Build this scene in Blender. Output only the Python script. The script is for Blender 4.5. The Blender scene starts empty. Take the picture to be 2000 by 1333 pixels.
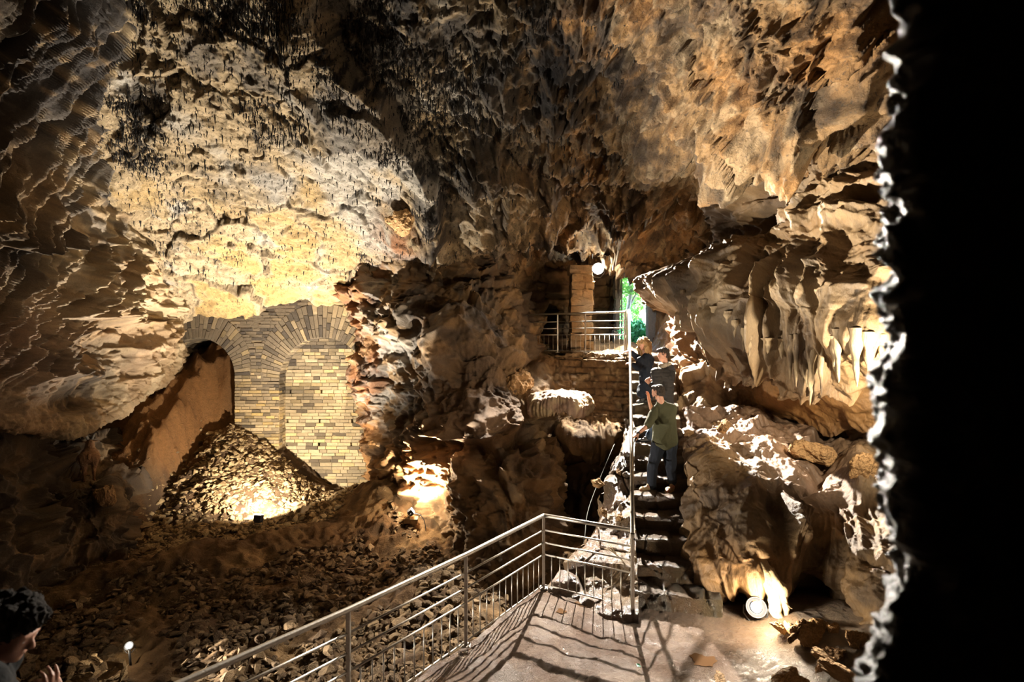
import bpy, bmesh, math, random
import numpy as np
from mathutils import Vector, Matrix, Euler
SC = bpy.context.scene
COL = SC.collection
F32 = np.float32
W, H, FPX, CX, CY, CAMZ = 2000, 1333, 1000.0, 1000.0, 666.5, 3.35
def P(px, py, d):                       # a sight line's point at distance d from the camera
    return np.array([(px-CX)/FPX*d, d, CAMZ-(py-CY)/FPX*d], float)
def V3(*a): return Vector(a)
# ---------------------------------------------------------------- noise
_r = np.random.default_rng(11)
_pm = _r.permutation(256).astype(np.int32); PERM = np.concatenate([_pm]*4)
_g = _r.normal(size=(256, 3)); GR = (_g/np.linalg.norm(_g, axis=1)[:, None]).astype(F32)
RND = _r.random((256, 4)).astype(F32)
def perlin(p):
    p = np.asarray(p, F32); i = np.floor(p).astype(np.int32); f = p-i; i &= 255
    u = f*f*f*(f*(f*6-15)+10)
    out = np.zeros(len(p), F32)
    for a in (0, 1):
        wx = u[:, 0] if a else 1-u[:, 0]
        ia = PERM[(i[:, 0]+a) & 255]
        for b in (0, 1):
            wy = u[:, 1] if b else 1-u[:, 1]
            ib = PERM[ia+((i[:, 1]+b) & 255)]
            for c in (0, 1):
                wz = u[:, 2] if c else 1-u[:, 2]
                g = GR[PERM[ib+((i[:, 2]+c) & 255)]]
                out += wx*wy*wz*(g[:, 0]*(f[:, 0]-a)+g[:, 1]*(f[:, 1]-b)+g[:, 2]*(f[:, 2]-c))
    return out*1.5
def fbm(p, o=4, g=.5, l=2.03):
    s = np.zeros(len(p), F32); a = 1.; q = np.asarray(p, F32)
    for k in range(o):
        s += a*perlin(q+7.3*k); a *= g; q = q*l
    return s
def ridged(p, o=4, g=.5, l=2.07):
    s = np.zeros(len(p), F32); a = 1.; q = np.asarray(p, F32); w = np.ones(len(p), F32)
    for k in range(o):
        n = (1-np.abs(perlin(q+3.1*k)*1.3)); n = np.clip(n, 0, 1)**2*w
        s += a*n; w = np.clip(n*1.6, 0, 1); a *= g; q = q*l
    return s
def voro(p):
    p = np.asarray(p, F32); i = np.floor(p).astype(np.int32); f = p-i
    n = len(p); f1 = np.full(n, 9., F32); f2 = np.full(n, 9., F32); idc = np.zeros(n, np.int32); cen = np.zeros((n, 3), F32)
    for a in (-1, 0, 1):
        for b in (-1, 0, 1):
            for c in (-1, 0, 1):
                h = PERM[PERM[PERM[(i[:, 0]+a) & 255]+((i[:, 1]+b) & 255)]+((i[:, 2]+c) & 255)]
                o = RND[h, :3]+np.array([a, b, c], F32)-f
                d = (o*o).sum(1)
                m = d < f1
                f2 = np.where(m, f1, np.minimum(f2, d)); f1 = np.where(m, d, f1)
                idc = np.where(m, h, idc); cen = np.where(m[:, None], o, cen)
    return np.sqrt(f1), np.sqrt(f2), idc, cen
def facets(p, slope=.9):                # angular blocks: a tilted plane per cell; returns height, crack mask, cell id
    f1, f2, i, c = voro(p)
    h = RND[i, 3]-.5 + slope*(c*GR[i]).sum(1)
    return h, f2-f1, i
def grit(p):                            # crumbly fine relief
    w = .12*np.stack([perlin(p*2.1+4), perlin(p*2.1+14), perlin(p*2.1+24)], 1)
    f1, f2, i, c = voro((p+w)*3.4)
    g1, g2_, j, c2 = voro((p+w)*8.5)
    return .6*(.055*(ridged((p+w)*2.6, 5)-.85)+.05*((RND[i, 3]-.5)+.8*(c*GR[i]).sum(1))*.9+.022*((RND[j, 3]-.5)+.9*(c2*GR[j]).sum(1))+.022*fbm(p*15, 3))
def sstep(a, b, x):
    t = np.clip((x-a)/(b-a), 0, 1); return t*t*(3-2*t)
def gauss(px, py, x, y, rx, ry, ang=0):
    c, s = math.cos(math.radians(ang)), math.sin(math.radians(ang))
    u = (px-x)*c+(py-y)*s; v = -(px-x)*s+(py-y)*c
    return np.exp(-(u/rx)**2-(v/ry)**2)
def polydist(px, py, poly):             # signed distance to a polyline (positive on its left when walking with y down = above a left-to-right line)
    best = np.full(len(px), 1e9); sg = np.ones(len(px)); end = np.zeros(len(px))
    for k in range(len(poly)-1):
        (x0, y0), (x1, y1) = poly[k], poly[k+1]
        dx, dy = x1-x0, y1-y0; L = dx*dx+dy*dy
        tt = ((px-x0)*dx+(py-y0)*dy)/L; t = np.clip(tt, 0, 1)
        d = np.hypot(px-x0-t*dx, py-y0-t*dy); s = np.sign((px-x0)*dy-(py-y0)*dx)
        m = d < best
        best = np.where(m, d, best); sg = np.where(m, s, sg)
    return best*sg
def ledge(px, py, poly, amp, fall=60., w=5., jit=None):   # rock sticking out above the line, cut back sharply below it
    sd = polydist(px, py, poly)
    if jit is not None: sd = sd+jit
    n = len(px)
    xs = [q[0] for q in poly]; ys = [q[1] for q in poly]
    dx, dy = xs[-1]-xs[0], ys[-1]-ys[0]; L = math.hypot(dx, dy)
    t = ((px-xs[0])*dx+(py-ys[0])*dy)/L/L
    m = sstep(-.12, .1, t)*sstep(1.12, .9, t)
    return amp*m*sstep(-w, w, sd)*np.exp(-np.maximum(sd, 0)/fall)
def lin(c):
    return tuple((x/12.92 if x <= .04045 else ((x+.055)/1.055)**2.4) for x in c)
def rgb(r, g, b): return np.array(lin((r/255., g/255., b/255.)), F32)
def mixc(a, b, t): return a*(1-t[:, None])+b*t[:, None]
# ---------------------------------------------------------------- meshes
def tag(o, label=None, cat=None, group=None, kind=None):
    if label: o['label'] = label
    if cat: o['category'] = cat
    if group: o['group'] = group
    if kind: o['kind'] = kind
    return o
def empty(name, loc=(0, 0, 0), rz=0.):
    o = bpy.data.objects.new(name, None); COL.objects.link(o); o.location = loc; o.rotation_euler = (0, 0, rz)
    o.empty_display_size = .1
    return o
def mesh_np(name, V, quads, mat, col=None, smooth=True, parent=None, wet=None):
    me = bpy.data.meshes.new(name)
    V = np.asarray(V, F32); quads = np.asarray(quads, np.int32)
    k = quads.shape[1]
    me.vertices.add(len(V)); me.vertices.foreach_set('co', V.ravel())
    me.loops.add(quads.size); me.loops.foreach_set('vertex_index', quads.ravel())
    me.polygons.add(len(quads)); me.polygons.foreach_set('loop_start', np.arange(0, quads.size, k, dtype=np.int32))
    me.polygons.foreach_set('use_smooth', np.full(len(quads), smooth))
    me.update(calc_edges=True)
    if col is not None:
        a = me.attributes.new('rock_colour', 'FLOAT_COLOR', 'POINT')
        a.data.foreach_set('color', np.concatenate([np.clip(col, 0, 1), np.ones((len(V), 1))], 1).astype(F32).ravel())
    if wet is not None:
        a = me.attributes.new('wet', 'FLOAT', 'POINT'); a.data.foreach_set('value', np.asarray(wet, F32))
    o = bpy.data.objects.new(name, me); COL.objects.link(o)
    if mat: me.materials.append(mat)
    if parent: o.parent = parent
    return o
def bmobj(name, bm, mat, parent=None, smooth=False):
    me = bpy.data.meshes.new(name); bm.normal_update(); bm.to_mesh(me); bm.free()
    if smooth:
        me.polygons.foreach_set('use_smooth', np.ones(len(me.polygons), bool))
    o = bpy.data.objects.new(name, me); COL.objects.link(o)
    if mat: me.materials.append(mat)
    if parent: o.parent = parent
    return o
def gridfaces(nv, nu, keep=None):
    i = np.arange(nv*nu).reshape(nv, nu)
    q = np.stack([i[:-1, :-1], i[:-1, 1:], i[1:, 1:], i[1:, :-1]], -1).reshape(-1, 4)
    return q if keep is None else q[keep.reshape(-1)]
def crom(ctrl, n):                      # Catmull-Rom rows -> n samples along axis 0
    m = len(ctrl); c = np.concatenate([2*ctrl[:1]-ctrl[1:2], ctrl, 2*ctrl[-1:]-ctrl[-2:-1]], 0)
    t = np.linspace(0, m-1-1e-6, n); k = t.astype(int); f = (t-k).reshape((-1,)+(1,)*(ctrl.ndim-1))
    p0, p1, p2, p3 = c[k], c[k+1], c[k+2], c[k+3]
    return .5*(2*p1+(p2-p0)*f+(2*p0-5*p1+4*p2-p3)*f*f+(3*p1-p0-3*p2+p3)*f**3)
def surface(net, nv, nu):
    net = np.asarray(net, float)
    a = crom(net, nv); b = crom(a.transpose(1, 0, 2), nu).transpose(1, 0, 2)
    return b
def grid_normals(X, toward=(0, 0, CAMZ), orient=True):
    du = np.gradient(X, axis=1); dv = np.gradient(X, axis=0)
    n = np.cross(du, dv); n /= np.linalg.norm(n, axis=2, keepdims=True)+1e-9
    if orient:
        mid = n*(np.array(toward)-X)
        if mid.sum() < 0: n = -n
    return n
GRM = {}
def patch(name, net, nv, nu, disp, colf, mat, hole=None, kind='structure', parent=None, world=False, tang=.0, gr=1.):
    S = surface(net, nv, nu)
    if world:
        X = S; px = (X[..., 0]/np.maximum(X[..., 1], .3)*FPX+CX); py = CY-(X[..., 2]-CAMZ)/np.maximum(X[..., 1], .3)*FPX
    else:
        px, py, d = S[..., 0], S[..., 1], S[..., 2]
        X = np.stack([(px-CX)/FPX*d, d, CAMZ-(py-CY)/FPX*d], -1)
    N = grid_normals(X)
    p = X.reshape(-1, 3); n = N.reshape(-1, 3); fx, fy = px.ravel(), py.ravel()
    h, wet, cm = disp(p, fx, fy)
    if gr: h = h+gr*grit(p)*(1 if np.isscalar(GRM.get(name, 1)) else GRM[name](fx, fy))
    Y = p+n*h[:, None]
    if tang:
        q = p*2.1
        Y = Y+tang*np.stack([perlin(q), perlin(q+31), perlin(q+57)], 1)
    c = colf(p, fx, fy, h, cm)
    keep = None
    if hole is not None:
        keep = ~hole(fx, fy).reshape(nv, nu)
        keep = keep[:-1, :-1] & keep[1:, :-1] & keep[:-1, 1:] & keep[1:, 1:]
    o = mesh_np(name, Y, gridfaces(nv, nu, keep), mat, c, True, parent, wet)
    if kind: o['kind'] = kind
    return o, Y.reshape(nv, nu, 3)
def tube(bm, pts, r, seg=10, cap=True):
    pts = [Vector(q) for q in pts]; rings = []
    n = len(pts)
    rr = r if isinstance(r, (list, tuple)) else [r]*n
    up = None
    for k in range(n):
        t = (pts[min(k+1, n-1)]-pts[max(k-1, 0)]).normalized()
        if up is None:
            up = Vector((0, 0, 1)) if abs(t.z) < .9 else Vector((1, 0, 0))
        a = t.cross(up).normalized(); b = a.cross(t).normalized(); up = b
        rings.append([bm.verts.new(pts[k]+(a*math.cos(2*math.pi*j/seg)+b*math.sin(2*math.pi*j/seg))*rr[k]) for j in range(seg)])
    for k in range(n-1):
        for j in range(seg):
            f = bm.faces.new((rings[k][j], rings[k][(j+1) % seg], rings[k+1][(j+1) % seg], rings[k+1][j])); f.smooth = True
    if cap:
        bm.faces.new(rings[0][::-1]); bm.faces.new(rings[-1])
def tubeobj(name, pts, r, mat, parent=None, seg=10):
    bm = bmesh.new(); tube(bm, pts, r, seg)
    me = bpy.data.meshes.new(name); bm.to_mesh(me); bm.free(); me.materials.append(mat)
    o = bpy.data.objects.new(name, me); COL.objects.link(o)
    if parent: o.parent = parent
    return o
def boxbm(bm, c, s, rot=None, bev=0.):
    m = Matrix.Translation(Vector(c)) @ (rot.to_4x4() if rot is not None else Matrix.Identity(4)) @ Matrix.Diagonal((s[0], s[1], s[2], 1))
    r = bmesh.ops.create_cube(bm, size=1., matrix=m)
    if bev:
        es = list({e for v in r['verts'] for e in v.link_edges})
        bmesh.ops.bevel(bm, geom=es, offset=bev, segments=2, affect='EDGES', profile=.7)
def child_at(o, root):                  # keep world placement under a moved root
    o.parent = root; o.matrix_parent_inverse = Matrix.Translation(-Vector(root.location))
    return o
# ---------------------------------------------------------------- materials
def nodes(name):
    m = bpy.data.materials.new(name); m.use_nodes = True
    nt = m.node_tree; b = nt.nodes['Principled BSDF']
    return m, nt, b
def N(nt, t, **kw):
    n = nt.nodes.new(t)
    for k, v in kw.items():
        if k in n.inputs: n.inputs[k].default_value = v
        else: setattr(n, k, v)
    return n
ALB = .6
def rock_mat(name, rough=.8, wetrough=.3, bump=.5, scale=42., stretch=(1, 1, 1), spec=.35, var=.35, ALB=.6, speck=0.):
    m, nt, b = nodes(name); L = nt.links.new
    at = N(nt, 'ShaderNodeAttribute', attribute_name='rock_colour'); wt = N(nt, 'ShaderNodeAttribute', attribute_name='wet')
    tc = N(nt, 'ShaderNodeTexCoord'); mp = N(nt, 'ShaderNodeMapping'); mp.inputs['Scale'].default_value = stretch
    L(tc.outputs['Object'], mp.inputs['Vector'])
    n1 = N(nt, 'ShaderNodeTexNoise', Scale=scale, Detail=10., Roughness=.72); L(mp.outputs[0], n1.inputs['Vector'])
    n2 = N(nt, 'ShaderNodeTexNoise', Scale=scale*.22, Detail=6., Roughness=.7, Distortion=.6); L(mp.outputs[0], n2.inputs['Vector'])
    r1 = N(nt, 'ShaderNodeMapRange'); r1.inputs['From Min'].default_value = .3; r1.inputs['From Max'].default_value = .7
    r1.inputs['To Min'].default_value = ALB*(1-var); r1.inputs['To Max'].default_value = ALB*(1+var)
    mx = N(nt, 'ShaderNodeMath', operation='ADD'); L(n1.outputs['Fac'], mx.inputs[0]); L(n2.outputs['Fac'], mx.inputs[1])
    mh = N(nt, 'ShaderNodeMath', operation='MULTIPLY'); mh.inputs[1].default_value = .5; L(mx.outputs[0], mh.inputs[0]); L(mh.outputs[0], r1.inputs['Value'])
    vm = N(nt, 'ShaderNodeVectorMath', operation='SCALE'); L(at.outputs['Color'], vm.inputs[0]); L(r1.outputs[0], vm.inputs['Scale'])
    if speck:
        n3 = N(nt, 'ShaderNodeTexNoise', Scale=17., Detail=9., Roughness=.8); L(mp.outputs[0], n3.inputs['Vector'])
        r3 = N(nt, 'ShaderNodeMapRange'); r3.inputs['From Min'].default_value = .54; r3.inputs['From Max'].default_value = .60; r3.inputs['To Max'].default_value = speck; L(n3.outputs['Fac'], r3.inputs['Value'])
        mm = N(nt, 'ShaderNodeMix', data_type='RGBA'); L(r3.outputs[0], mm.inputs['Factor']); L(vm.outputs[0], mm.inputs['A']); mm.inputs['B'].default_value = (.03, .026, .024, 1); L(mm.outputs['Result'], b.inputs['Base Color'])
    else:
        L(vm.outputs[0], b.inputs['Base Color'])
    rr = N(nt, 'ShaderNodeMapRange'); rr.inputs['To Min'].default_value = rough; rr.inputs['To Max'].default_value = wetrough
    L(wt.outputs['Fac'], rr.inputs['Value']); L(rr.outputs[0], b.inputs['Roughness'])
    b.inputs['Specular IOR Level'].default_value = spec
    bp = N(nt, 'ShaderNodeBump', Strength=bump, Distance=.06); L(mx.outputs[0], bp.inputs['Height']); L(bp.outputs[0], b.inputs['Normal'])
    return m
def plain(name, col, rough=.6, metal=0., bump=0., scale=40., var=0., spec=.5):
    m, nt, b = nodes(name); L = nt.links.new
    c = tuple(col)+(1,)
    b.inputs['Base Color'].default_value = c; b.inputs['Roughness'].default_value = rough; b.inputs['Metallic'].default_value = metal
    b.inputs['Specular IOR Level'].default_value = spec
    if bump or var:
        tc = N(nt, 'ShaderNodeTexCoord'); n1 = N(nt, 'ShaderNodeTexNoise', Scale=scale, Detail=6., Roughness=.6); L(tc.outputs['Object'], n1.inputs['Vector'])
        if bump:
            bp = N(nt, 'ShaderNodeBump', Strength=bump, Distance=.02); L(n1.outputs['Fac'], bp.inputs['Height']); L(bp.outputs[0], b.inputs['Normal'])
        if var:
            r1 = N(nt, 'ShaderNodeMapRange'); r1.inputs['From Min'].default_value = .3; r1.inputs['From Max'].default_value = .7
            r1.inputs['To Min'].default_value = 1-var; r1.inputs['To Max'].default_value = 1+var; L(n1.outputs['Fac'], r1.inputs['Value'])
            vm = N(nt, 'ShaderNodeVectorMath', operation='SCALE'); vm.inputs[0].default_value = c[:3]; L(r1.outputs[0], vm.inputs['Scale'])
            L(vm.outputs[0], b.inputs['Base Color'])
    return m
def glow(name, col, s):
    m, nt, b = nodes(name)
    b.inputs['Base Color'].default_value = (.8, .8, .8, 1)
    b.inputs['Emission Color'].default_value = tuple(col)+(1,); b.inputs['Emission Strength'].default_value = s
    return m
M = {}
M['rock'] = rock_mat('cave_rock', bump=.55)
M['flow'] = rock_mat('flowstone', rough=.62, wetrough=.28, bump=.45, scale=44., stretch=(1, 1, .4), spec=.5)
M['earth'] = rock_mat('cave_earth', rough=.9, bump=.8, scale=40., var=.4, spec=.2)
M['platform'] = rock_mat('wet_stone_floor', rough=.42, wetrough=.14, bump=1., scale=80., spec=.8, var=.35, ALB=.55)
M['ceil'] = rock_mat('ceiling_rock', rough=.8, bump=.8, scale=38., speck=.72, var=.34, spec=.3)
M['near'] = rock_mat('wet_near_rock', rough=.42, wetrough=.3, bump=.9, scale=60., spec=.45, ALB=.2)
M['brick'] = rock_mat('stone_brick', ALB=.68, rough=.85, bump=.5, scale=30., var=.25, spec=.25)
M['steel'] = plain('galvanised_steel', (.38, .35, .31), .42, .9, .15, 60., .12)
M['dark'] = plain('black_housing', (.02, .02, .022), .5)
M['rim'] = plain('lamp_rim', (.02, .02, .02), .5, .0)
LP1 = P(1168, 525, 13.1); LP2 = P(506, 1006, 11.4); LP3 = P(806, 998, 10.9); LP4 = P(1477, 1187, 6.05); LP5 = P(252, 1262, 6.9); LP6 = P(1850, 770, 5.5)
# ================================================================ the cave
CREAM = rgb(205, 180, 142); PALE = rgb(205, 196, 182); YEL = rgb(200, 164, 100); TAN = rgb(176, 146, 108); GREY = rgb(120, 112, 104)
SOOT_SHADE = rgb(34, 31, 32); OCH = rgb(162, 130, 90); BRN = rgb(114, 92, 69); DBRN = rgb(62, 48, 36); RED = rgb(156, 98, 52); PINK = rgb(184, 152, 128); ORG = rgb(190, 136, 72)  # the near black serves soot stains and also shade painted into the rock
EARTH = rgb(116, 88, 58); GREEN = rgb(86, 88, 66)
def jit(p, a=9., f=1.6): return a*perlin(p*f+5)+a*.6*perlin(p*f*2.7+9)

def strata(p, dr, k, w=.8):             # dipping beds: crisp overhanging steps
    s = (p@np.array(dr, F32))*k+w*fbm(p*.7+51, 3); f = s-np.floor(s); return (f-.5)*sstep(1., .93, f)+.25*RND[np.floor(s).astype(int) & 255, 1]
# ---- ceiling
GRM['wall_right'] = lambda x, y: .3+.7*sstep(1285, 1345, x)-.75*np.clip(1.2*gauss(x, y, 1590, 770, 150, 70), 0, 1)-.3*gauss(x, y, 1630, 430, 100, 80)
GRM['ceiling'] = lambda x, y: .75+.8*sstep(700, 1000, x)
GRM['wall_left'] = lambda x, y: 1.5-1.1*sstep(.2, .7, gauss(x, y, 110, 200, 150, 360, 16)*1.4)
GRM['wall_column'] = lambda x, y: 1.4+0*x
GRM['rock_mound'] = lambda x, y: .55+0*x
GRM['rock_ramp'] = lambda x, y: .35*sstep(1190, 1130, y)
GRM['floor_landing'] = lambda x, y: .3+0*x
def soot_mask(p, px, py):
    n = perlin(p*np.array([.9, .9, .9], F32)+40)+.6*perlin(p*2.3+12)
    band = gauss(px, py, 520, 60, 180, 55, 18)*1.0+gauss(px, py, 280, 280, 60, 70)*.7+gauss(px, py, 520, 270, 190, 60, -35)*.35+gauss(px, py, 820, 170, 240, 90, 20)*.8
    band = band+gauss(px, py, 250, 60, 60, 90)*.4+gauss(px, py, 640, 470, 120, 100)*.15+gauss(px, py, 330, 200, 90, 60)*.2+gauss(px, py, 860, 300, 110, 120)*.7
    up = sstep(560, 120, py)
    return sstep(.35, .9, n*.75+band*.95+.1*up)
def ceil_disp(p, px, py):
    q = p*np.array([.62, .62, .62], F32); q = q+.22*np.stack([perlin(p*1.3), perlin(p*1.3+17), perlin(p*1.3+33)], 1)+.09*np.stack([perlin(p*4), perlin(p*4+17), perlin(p*4+33)], 1)
    h1, cr1, i1 = facets(q, .95); h2, cr2, i2 = facets(p*1.55+.2*perlin(p*3)[:, None]+3, .9)
    rgh = sstep(700, 1000, px)
    h = (.13+.12*rgh)*h1+(.05+.06*rgh)*h2+.05*rgh*ridged(p*2.2, 4)*2+.14*fbm(p*.8, 3)+.03*fbm(p*5.5, 4)+.35*rgh*fbm(p*.9+50, 4)
    h = h+.025*ridged(p*np.array([3., 3., 5.], F32), 3)*sstep(900, 600, px)
    h -= .05*sstep(.05, .0, cr1)+.02*sstep(.05, .0, cr2)
    j = jit(p)
    h += ledge(px, py, [(850, 490), (862, 420), (846, 335), (800, 270), (740, 170), (690, 120), (640, 40), (600, -80)], .55, 110, 9, j)
    h += ledge(px, py, [(560, -60), (575, 60), (600, 130), (640, 60), (660, -60)], .0, 60, 5, j)
    h += .5*gauss(px, py, 600, 60, 34, 75)+.25*gauss(px, py, 720, 120, 50, 50)
    h += ledge(px, py, [(640, 330), (618, 262), (640, 215), (615, 165)], .2, 45, 4, j)+ledge(px, py, [(610, 285), (700, 262), (770, 215)], .18, 40, 4, j*.5)
    h += ledge(px, py, [(240, 150), (290, 140), (320, 152), (370, 128)], .16, 40, 4, j*.5)+ledge(px, py, [(780, 220), (720, 190), (650, 200)], .2, 50, 4, j)
    h += ledge(px, py, [(300, 425), (420, 432), (540, 405)], .06, 30, 3, j*.5)+ledge(px, py, [(300, 340), (450, 345), (620, 320)], .05, 30, 3, j*.5)
    h += ledge(px, py, [(520, 560), (600, 548), (690, 545)], .09, 30, 3, j*.6)+ledge(px, py, [(345, 545), (470, 560)], .05, 25, 3, j*.5)
    # brown wedge and fluted rib beside it
    h += .55*gauss(px, py, 785, 440, 34, 36, -20)+.45*gauss(px, py, 842, 400, 22, 85, -14)
    h += .6*gauss(px, py, 925, 310, 50, 48)
    # shelves toward the exit and the big slab at upper right
    for pl, a, f in (([(830, 520), (900, 492), (960, 470), (1080, 452)], .45, 70), ([(940, 445), (1060, 402), (1180, 345)], .35, 55), ([(1000, 350), (1070, 330), (1140, 345)], .22, 50),
                     ([(1160, 486), (1205, 510), (1235, 520), (1262, 545), (1300, 562)], .35, 60), ([(1215, 470), (1270, 400), (1330, 370)], .4, 60), ([(1270, 205), (1330, 218), (1400, 205)], .35, 60),
                     ([(1400, 228), (1490, 244), (1600, 238), (1640, 195), (1745, 128)], .8, 150), ([(1440, 60), (1500, 110), (1560, 150)], .35, 60), ([(1560, 85), (1640, 100), (1700, 95)], .35, 50),
                     ([(1240, 330), (1340, 300), (1400, 240)], .35, 80), ([(1420, 330), (1520, 300), (1640, 240), (1740, 215)], .3, 60), ([(1080, 250), (1160, 240), (1250, 215)], .3, 60), ([(1130, 200), (1180, 120), (1260, 60)], .3, 70)):
        h += ledge(px, py, pl, a, f, 5, j)
    h -= .5*gauss(px, py, 1300, 455, 40, 36, -20)+.35*gauss(px, py, 1168, 425, 26, 80)+.45*gauss(px, py, 1110, 380, 50, 30, -20)
    h -= .4*gauss(px, py, 1620, 118, 60, 28, -8)
    u = p[:, 0]*.9+p[:, 1]*.35
    h += rgh*(.20*strata(p, (-.42, .25, .87), 1.9)+.09*strata(p, (-.5, .1, .86), 5., 1.2))
    fl = gauss(px, py, 1470, 270, 120, 60, -12)*.9+gauss(px, py, 860, 380, 50, 90)*.6+gauss(px, py, 930, 320, 55, 50)
    h += fl*.16*(ridged(np.stack([u*2.6, p[:, 2]*.35, u*0], 1)+.3*perlin(p*1.2)[:, None], 3)-.6)
    return h, .15*rgh, (cr1, i1, cr2, i2)
def ceil_col(p, px, py, h, cm):
    cr1, i1, cr2, i2 = cm
    n = fbm(p*1.1+9, 4); n2 = fbm(p*3.1+70, 4)
    c = mixc(np.tile(CREAM, (len(p), 1)), np.tile(PALE, (len(p), 1)), sstep(-.2, .6, n+.9*gauss(px, py, 740, 330, 190, 150)-.3))
    blk = (RND[i1, 1] > .45)*1.+(RND[i2, 2] > .7)*.6
    low = sstep(250, 520, py)
    yel = sstep(.3, .9, blk*(.35+.65*low)-.35*np.abs(n2)+.2*n)*sstep(.03, .14, cr1)
    c = mixc(c, np.tile(YEL, (len(p), 1)), .85*yel*sstep(760, 560, px+80*n)*(.35+.65*low))
    gry = (RND[i1, 2] > .5)*sstep(.05, .2, cr1)*sstep(480, 250, py)
    c = mixc(c, np.tile(GREY*1.15, (len(p), 1)), .75*gry)
    s = soot_mask(p, px, py); spk = sstep(.0, .42, perlin(p*np.array([9., 9., 6.], F32)+20)+.5*perlin(p*21))
    c = mixc(c, np.tile(SOOT_SHADE, (len(p), 1)), np.clip(s*spk*1.0+sstep(.05, .0, cr1)*.45, 0, .93))
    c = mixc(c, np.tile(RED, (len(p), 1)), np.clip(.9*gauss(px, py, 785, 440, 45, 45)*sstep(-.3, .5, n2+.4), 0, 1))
    c = mixc(c, np.tile(SOOT_SHADE*1.3, (len(p), 1)), np.clip(1.1*gauss(px, py, 850, 390, 40, 110, -12)*sstep(-.4, .3, n2)+1.2*gauss(px, py, 930, 310, 60, 60), 0, .9))
    r = sstep(860, 1080, px+60*n)
    warm = mixc(np.tile(OCH, (len(p), 1)), np.tile(BRN, (len(p), 1)), sstep(-.35, .5, n+.6*n2))
    warm = mixc(warm, np.tile(ORG, (len(p), 1)), np.clip(sstep(0, .6, fbm(p*.9+33, 3)+.6*gauss(px, py, 1620, 60, 160, 90)), 0, 1)*.6)
    warm = mixc(warm, np.tile(CREAM, (len(p), 1)), .55*sstep(.15, .6, n2+.5*gauss(px, py, 1520, 200, 120, 50)))
    warm = mixc(warm, np.tile(DBRN*.8, (len(p), 1)), .75*sstep(.15, .55, perlin(p*1.7+3)+.4*perlin(p*6)))
    warm = mixc(warm, np.tile(SOOT_SHADE*1.5, (len(p), 1)), np.clip((gauss(px, py, 930, 90, 330, 200, 6)*1.35)*sstep(-.55, .25, n2+.35*n+.1), 0, .92))  # roof coloured near black around the top centre
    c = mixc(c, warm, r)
    c = mixc(c, np.tile(SOOT_SHADE*1.3, (len(p), 1)), np.clip(gauss(px, py, 800, 60, 150, 130, 20)*1.1*sstep(-.5, .3, n2+.2), 0, .85))  # near black carried on to the left of the top centre
    return c
ccol = [60, 240, 340, 450, 570, 700, 800, 900, 1000, 1100, 1200, 1300, 1400, 1500, 1620, 1750, 2150]
def crow(py, d): return [(x if py > -200 else x, py, dd) for x, dd in zip(ccol, d)]
cnet = [crow(-520, [5.3, 5.5, 5.6, 5.7, 5.8, 5.8, 5.7, 5.6, 5.5, 5.4, 5.3, 5.1, 5.0, 4.8, 4.5, 4.2, 3.7]),
        crow(-300, [6.0, 6.3, 6.4, 6.5, 6.5, 6.5, 6.5, 6.4, 6.3, 6.2, 6.0, 5.8, 5.5, 5.3, 5.0, 4.7, 4.0]),
        crow(-130, [6.8, 7.2, 7.2, 7.3, 7.3, 7.2, 7.1, 7.0, 6.9, 6.8, 6.6, 6.3, 6.0, 5.7, 5.4, 5.1, 4.4]),
        crow(0, [7.6, 8.1, 8.1, 8.1, 8.1, 8.0, 7.9, 7.8, 7.7, 7.6, 7.4, 7.0, 6.6, 6.3, 5.9, 5.6, 4.9]),
        crow(120, [8.4, 8.9, 8.8, 8.8, 8.8, 8.7, 8.7, 8.7, 8.7, 8.7, 8.4, 7.8, 7.3, 6.8, 6.4, 6.0, 5.3]),
        crow(230, [9.2, 9.6, 9.5, 9.5, 9.5, 9.5, 9.6, 9.7, 9.8, 9.8, 9.4, 8.7, 8.1, 7.5, 7.0, 6.6, 5.8]),
        crow(330, [10.2, 10.4, 10.4, 10.4, 10.5, 10.6, 10.5, 10.7, 11.0, 11.1, 10.6, 9.9, 9.3, 8.8, 8.2, 7.6, 6.6]),
        crow(420, [11.2, 11.4, 11.5, 11.5, 11.6, 11.7, 11.6, 11.7, 12.0, 12.3, 12.0, 11.2, 10.6, 10.1, 9.4, 8.7, 7.6]),
        [(x, y, d) for x, y, d in zip(ccol, [510, 510, 510, 510, 505, 500, 500, 490, 480, 480, 480, 500, 480, 460, 460, 460, 460], [12.2, 12.4, 12.4, 12.6, 12.7, 12.8, 12.8, 12.8, 13.0, 13.2, 13.2, 12.8, 12.0, 11.3, 10.4, 9.6, 8.4])],
        [(x, y, d) for x, y, d in zip(ccol, [600, 600, 600, 600, 595, 590, 575, 550, 520, 510, 512, 556, 540, 500, 500, 500, 500], [13.4, 13.7, 13.7, 13.9, 14.0, 14.2, 14.2, 14.0, 14.0, 13.9, 13.6, 13.5, 12.8, 12, 11, 10, 9])],
        [(x, y, d) for x, y, d in zip(ccol, [660, 660, 660, 655, 650, 650, 630, 570, 515, 500, 505, 530, 560, 520, 520, 520, 520], [14.6, 14.8, 14.8, 15.0, 15.1, 15.3, 15.6, 15.6, 15.8, 15.8, 15.6, 15.4, 13.8, 13, 12, 11, 10])]]
CEIL, ceilX = patch('ceiling', cnet, 560, 760, ceil_disp, ceil_col, M['ceil'])

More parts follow.
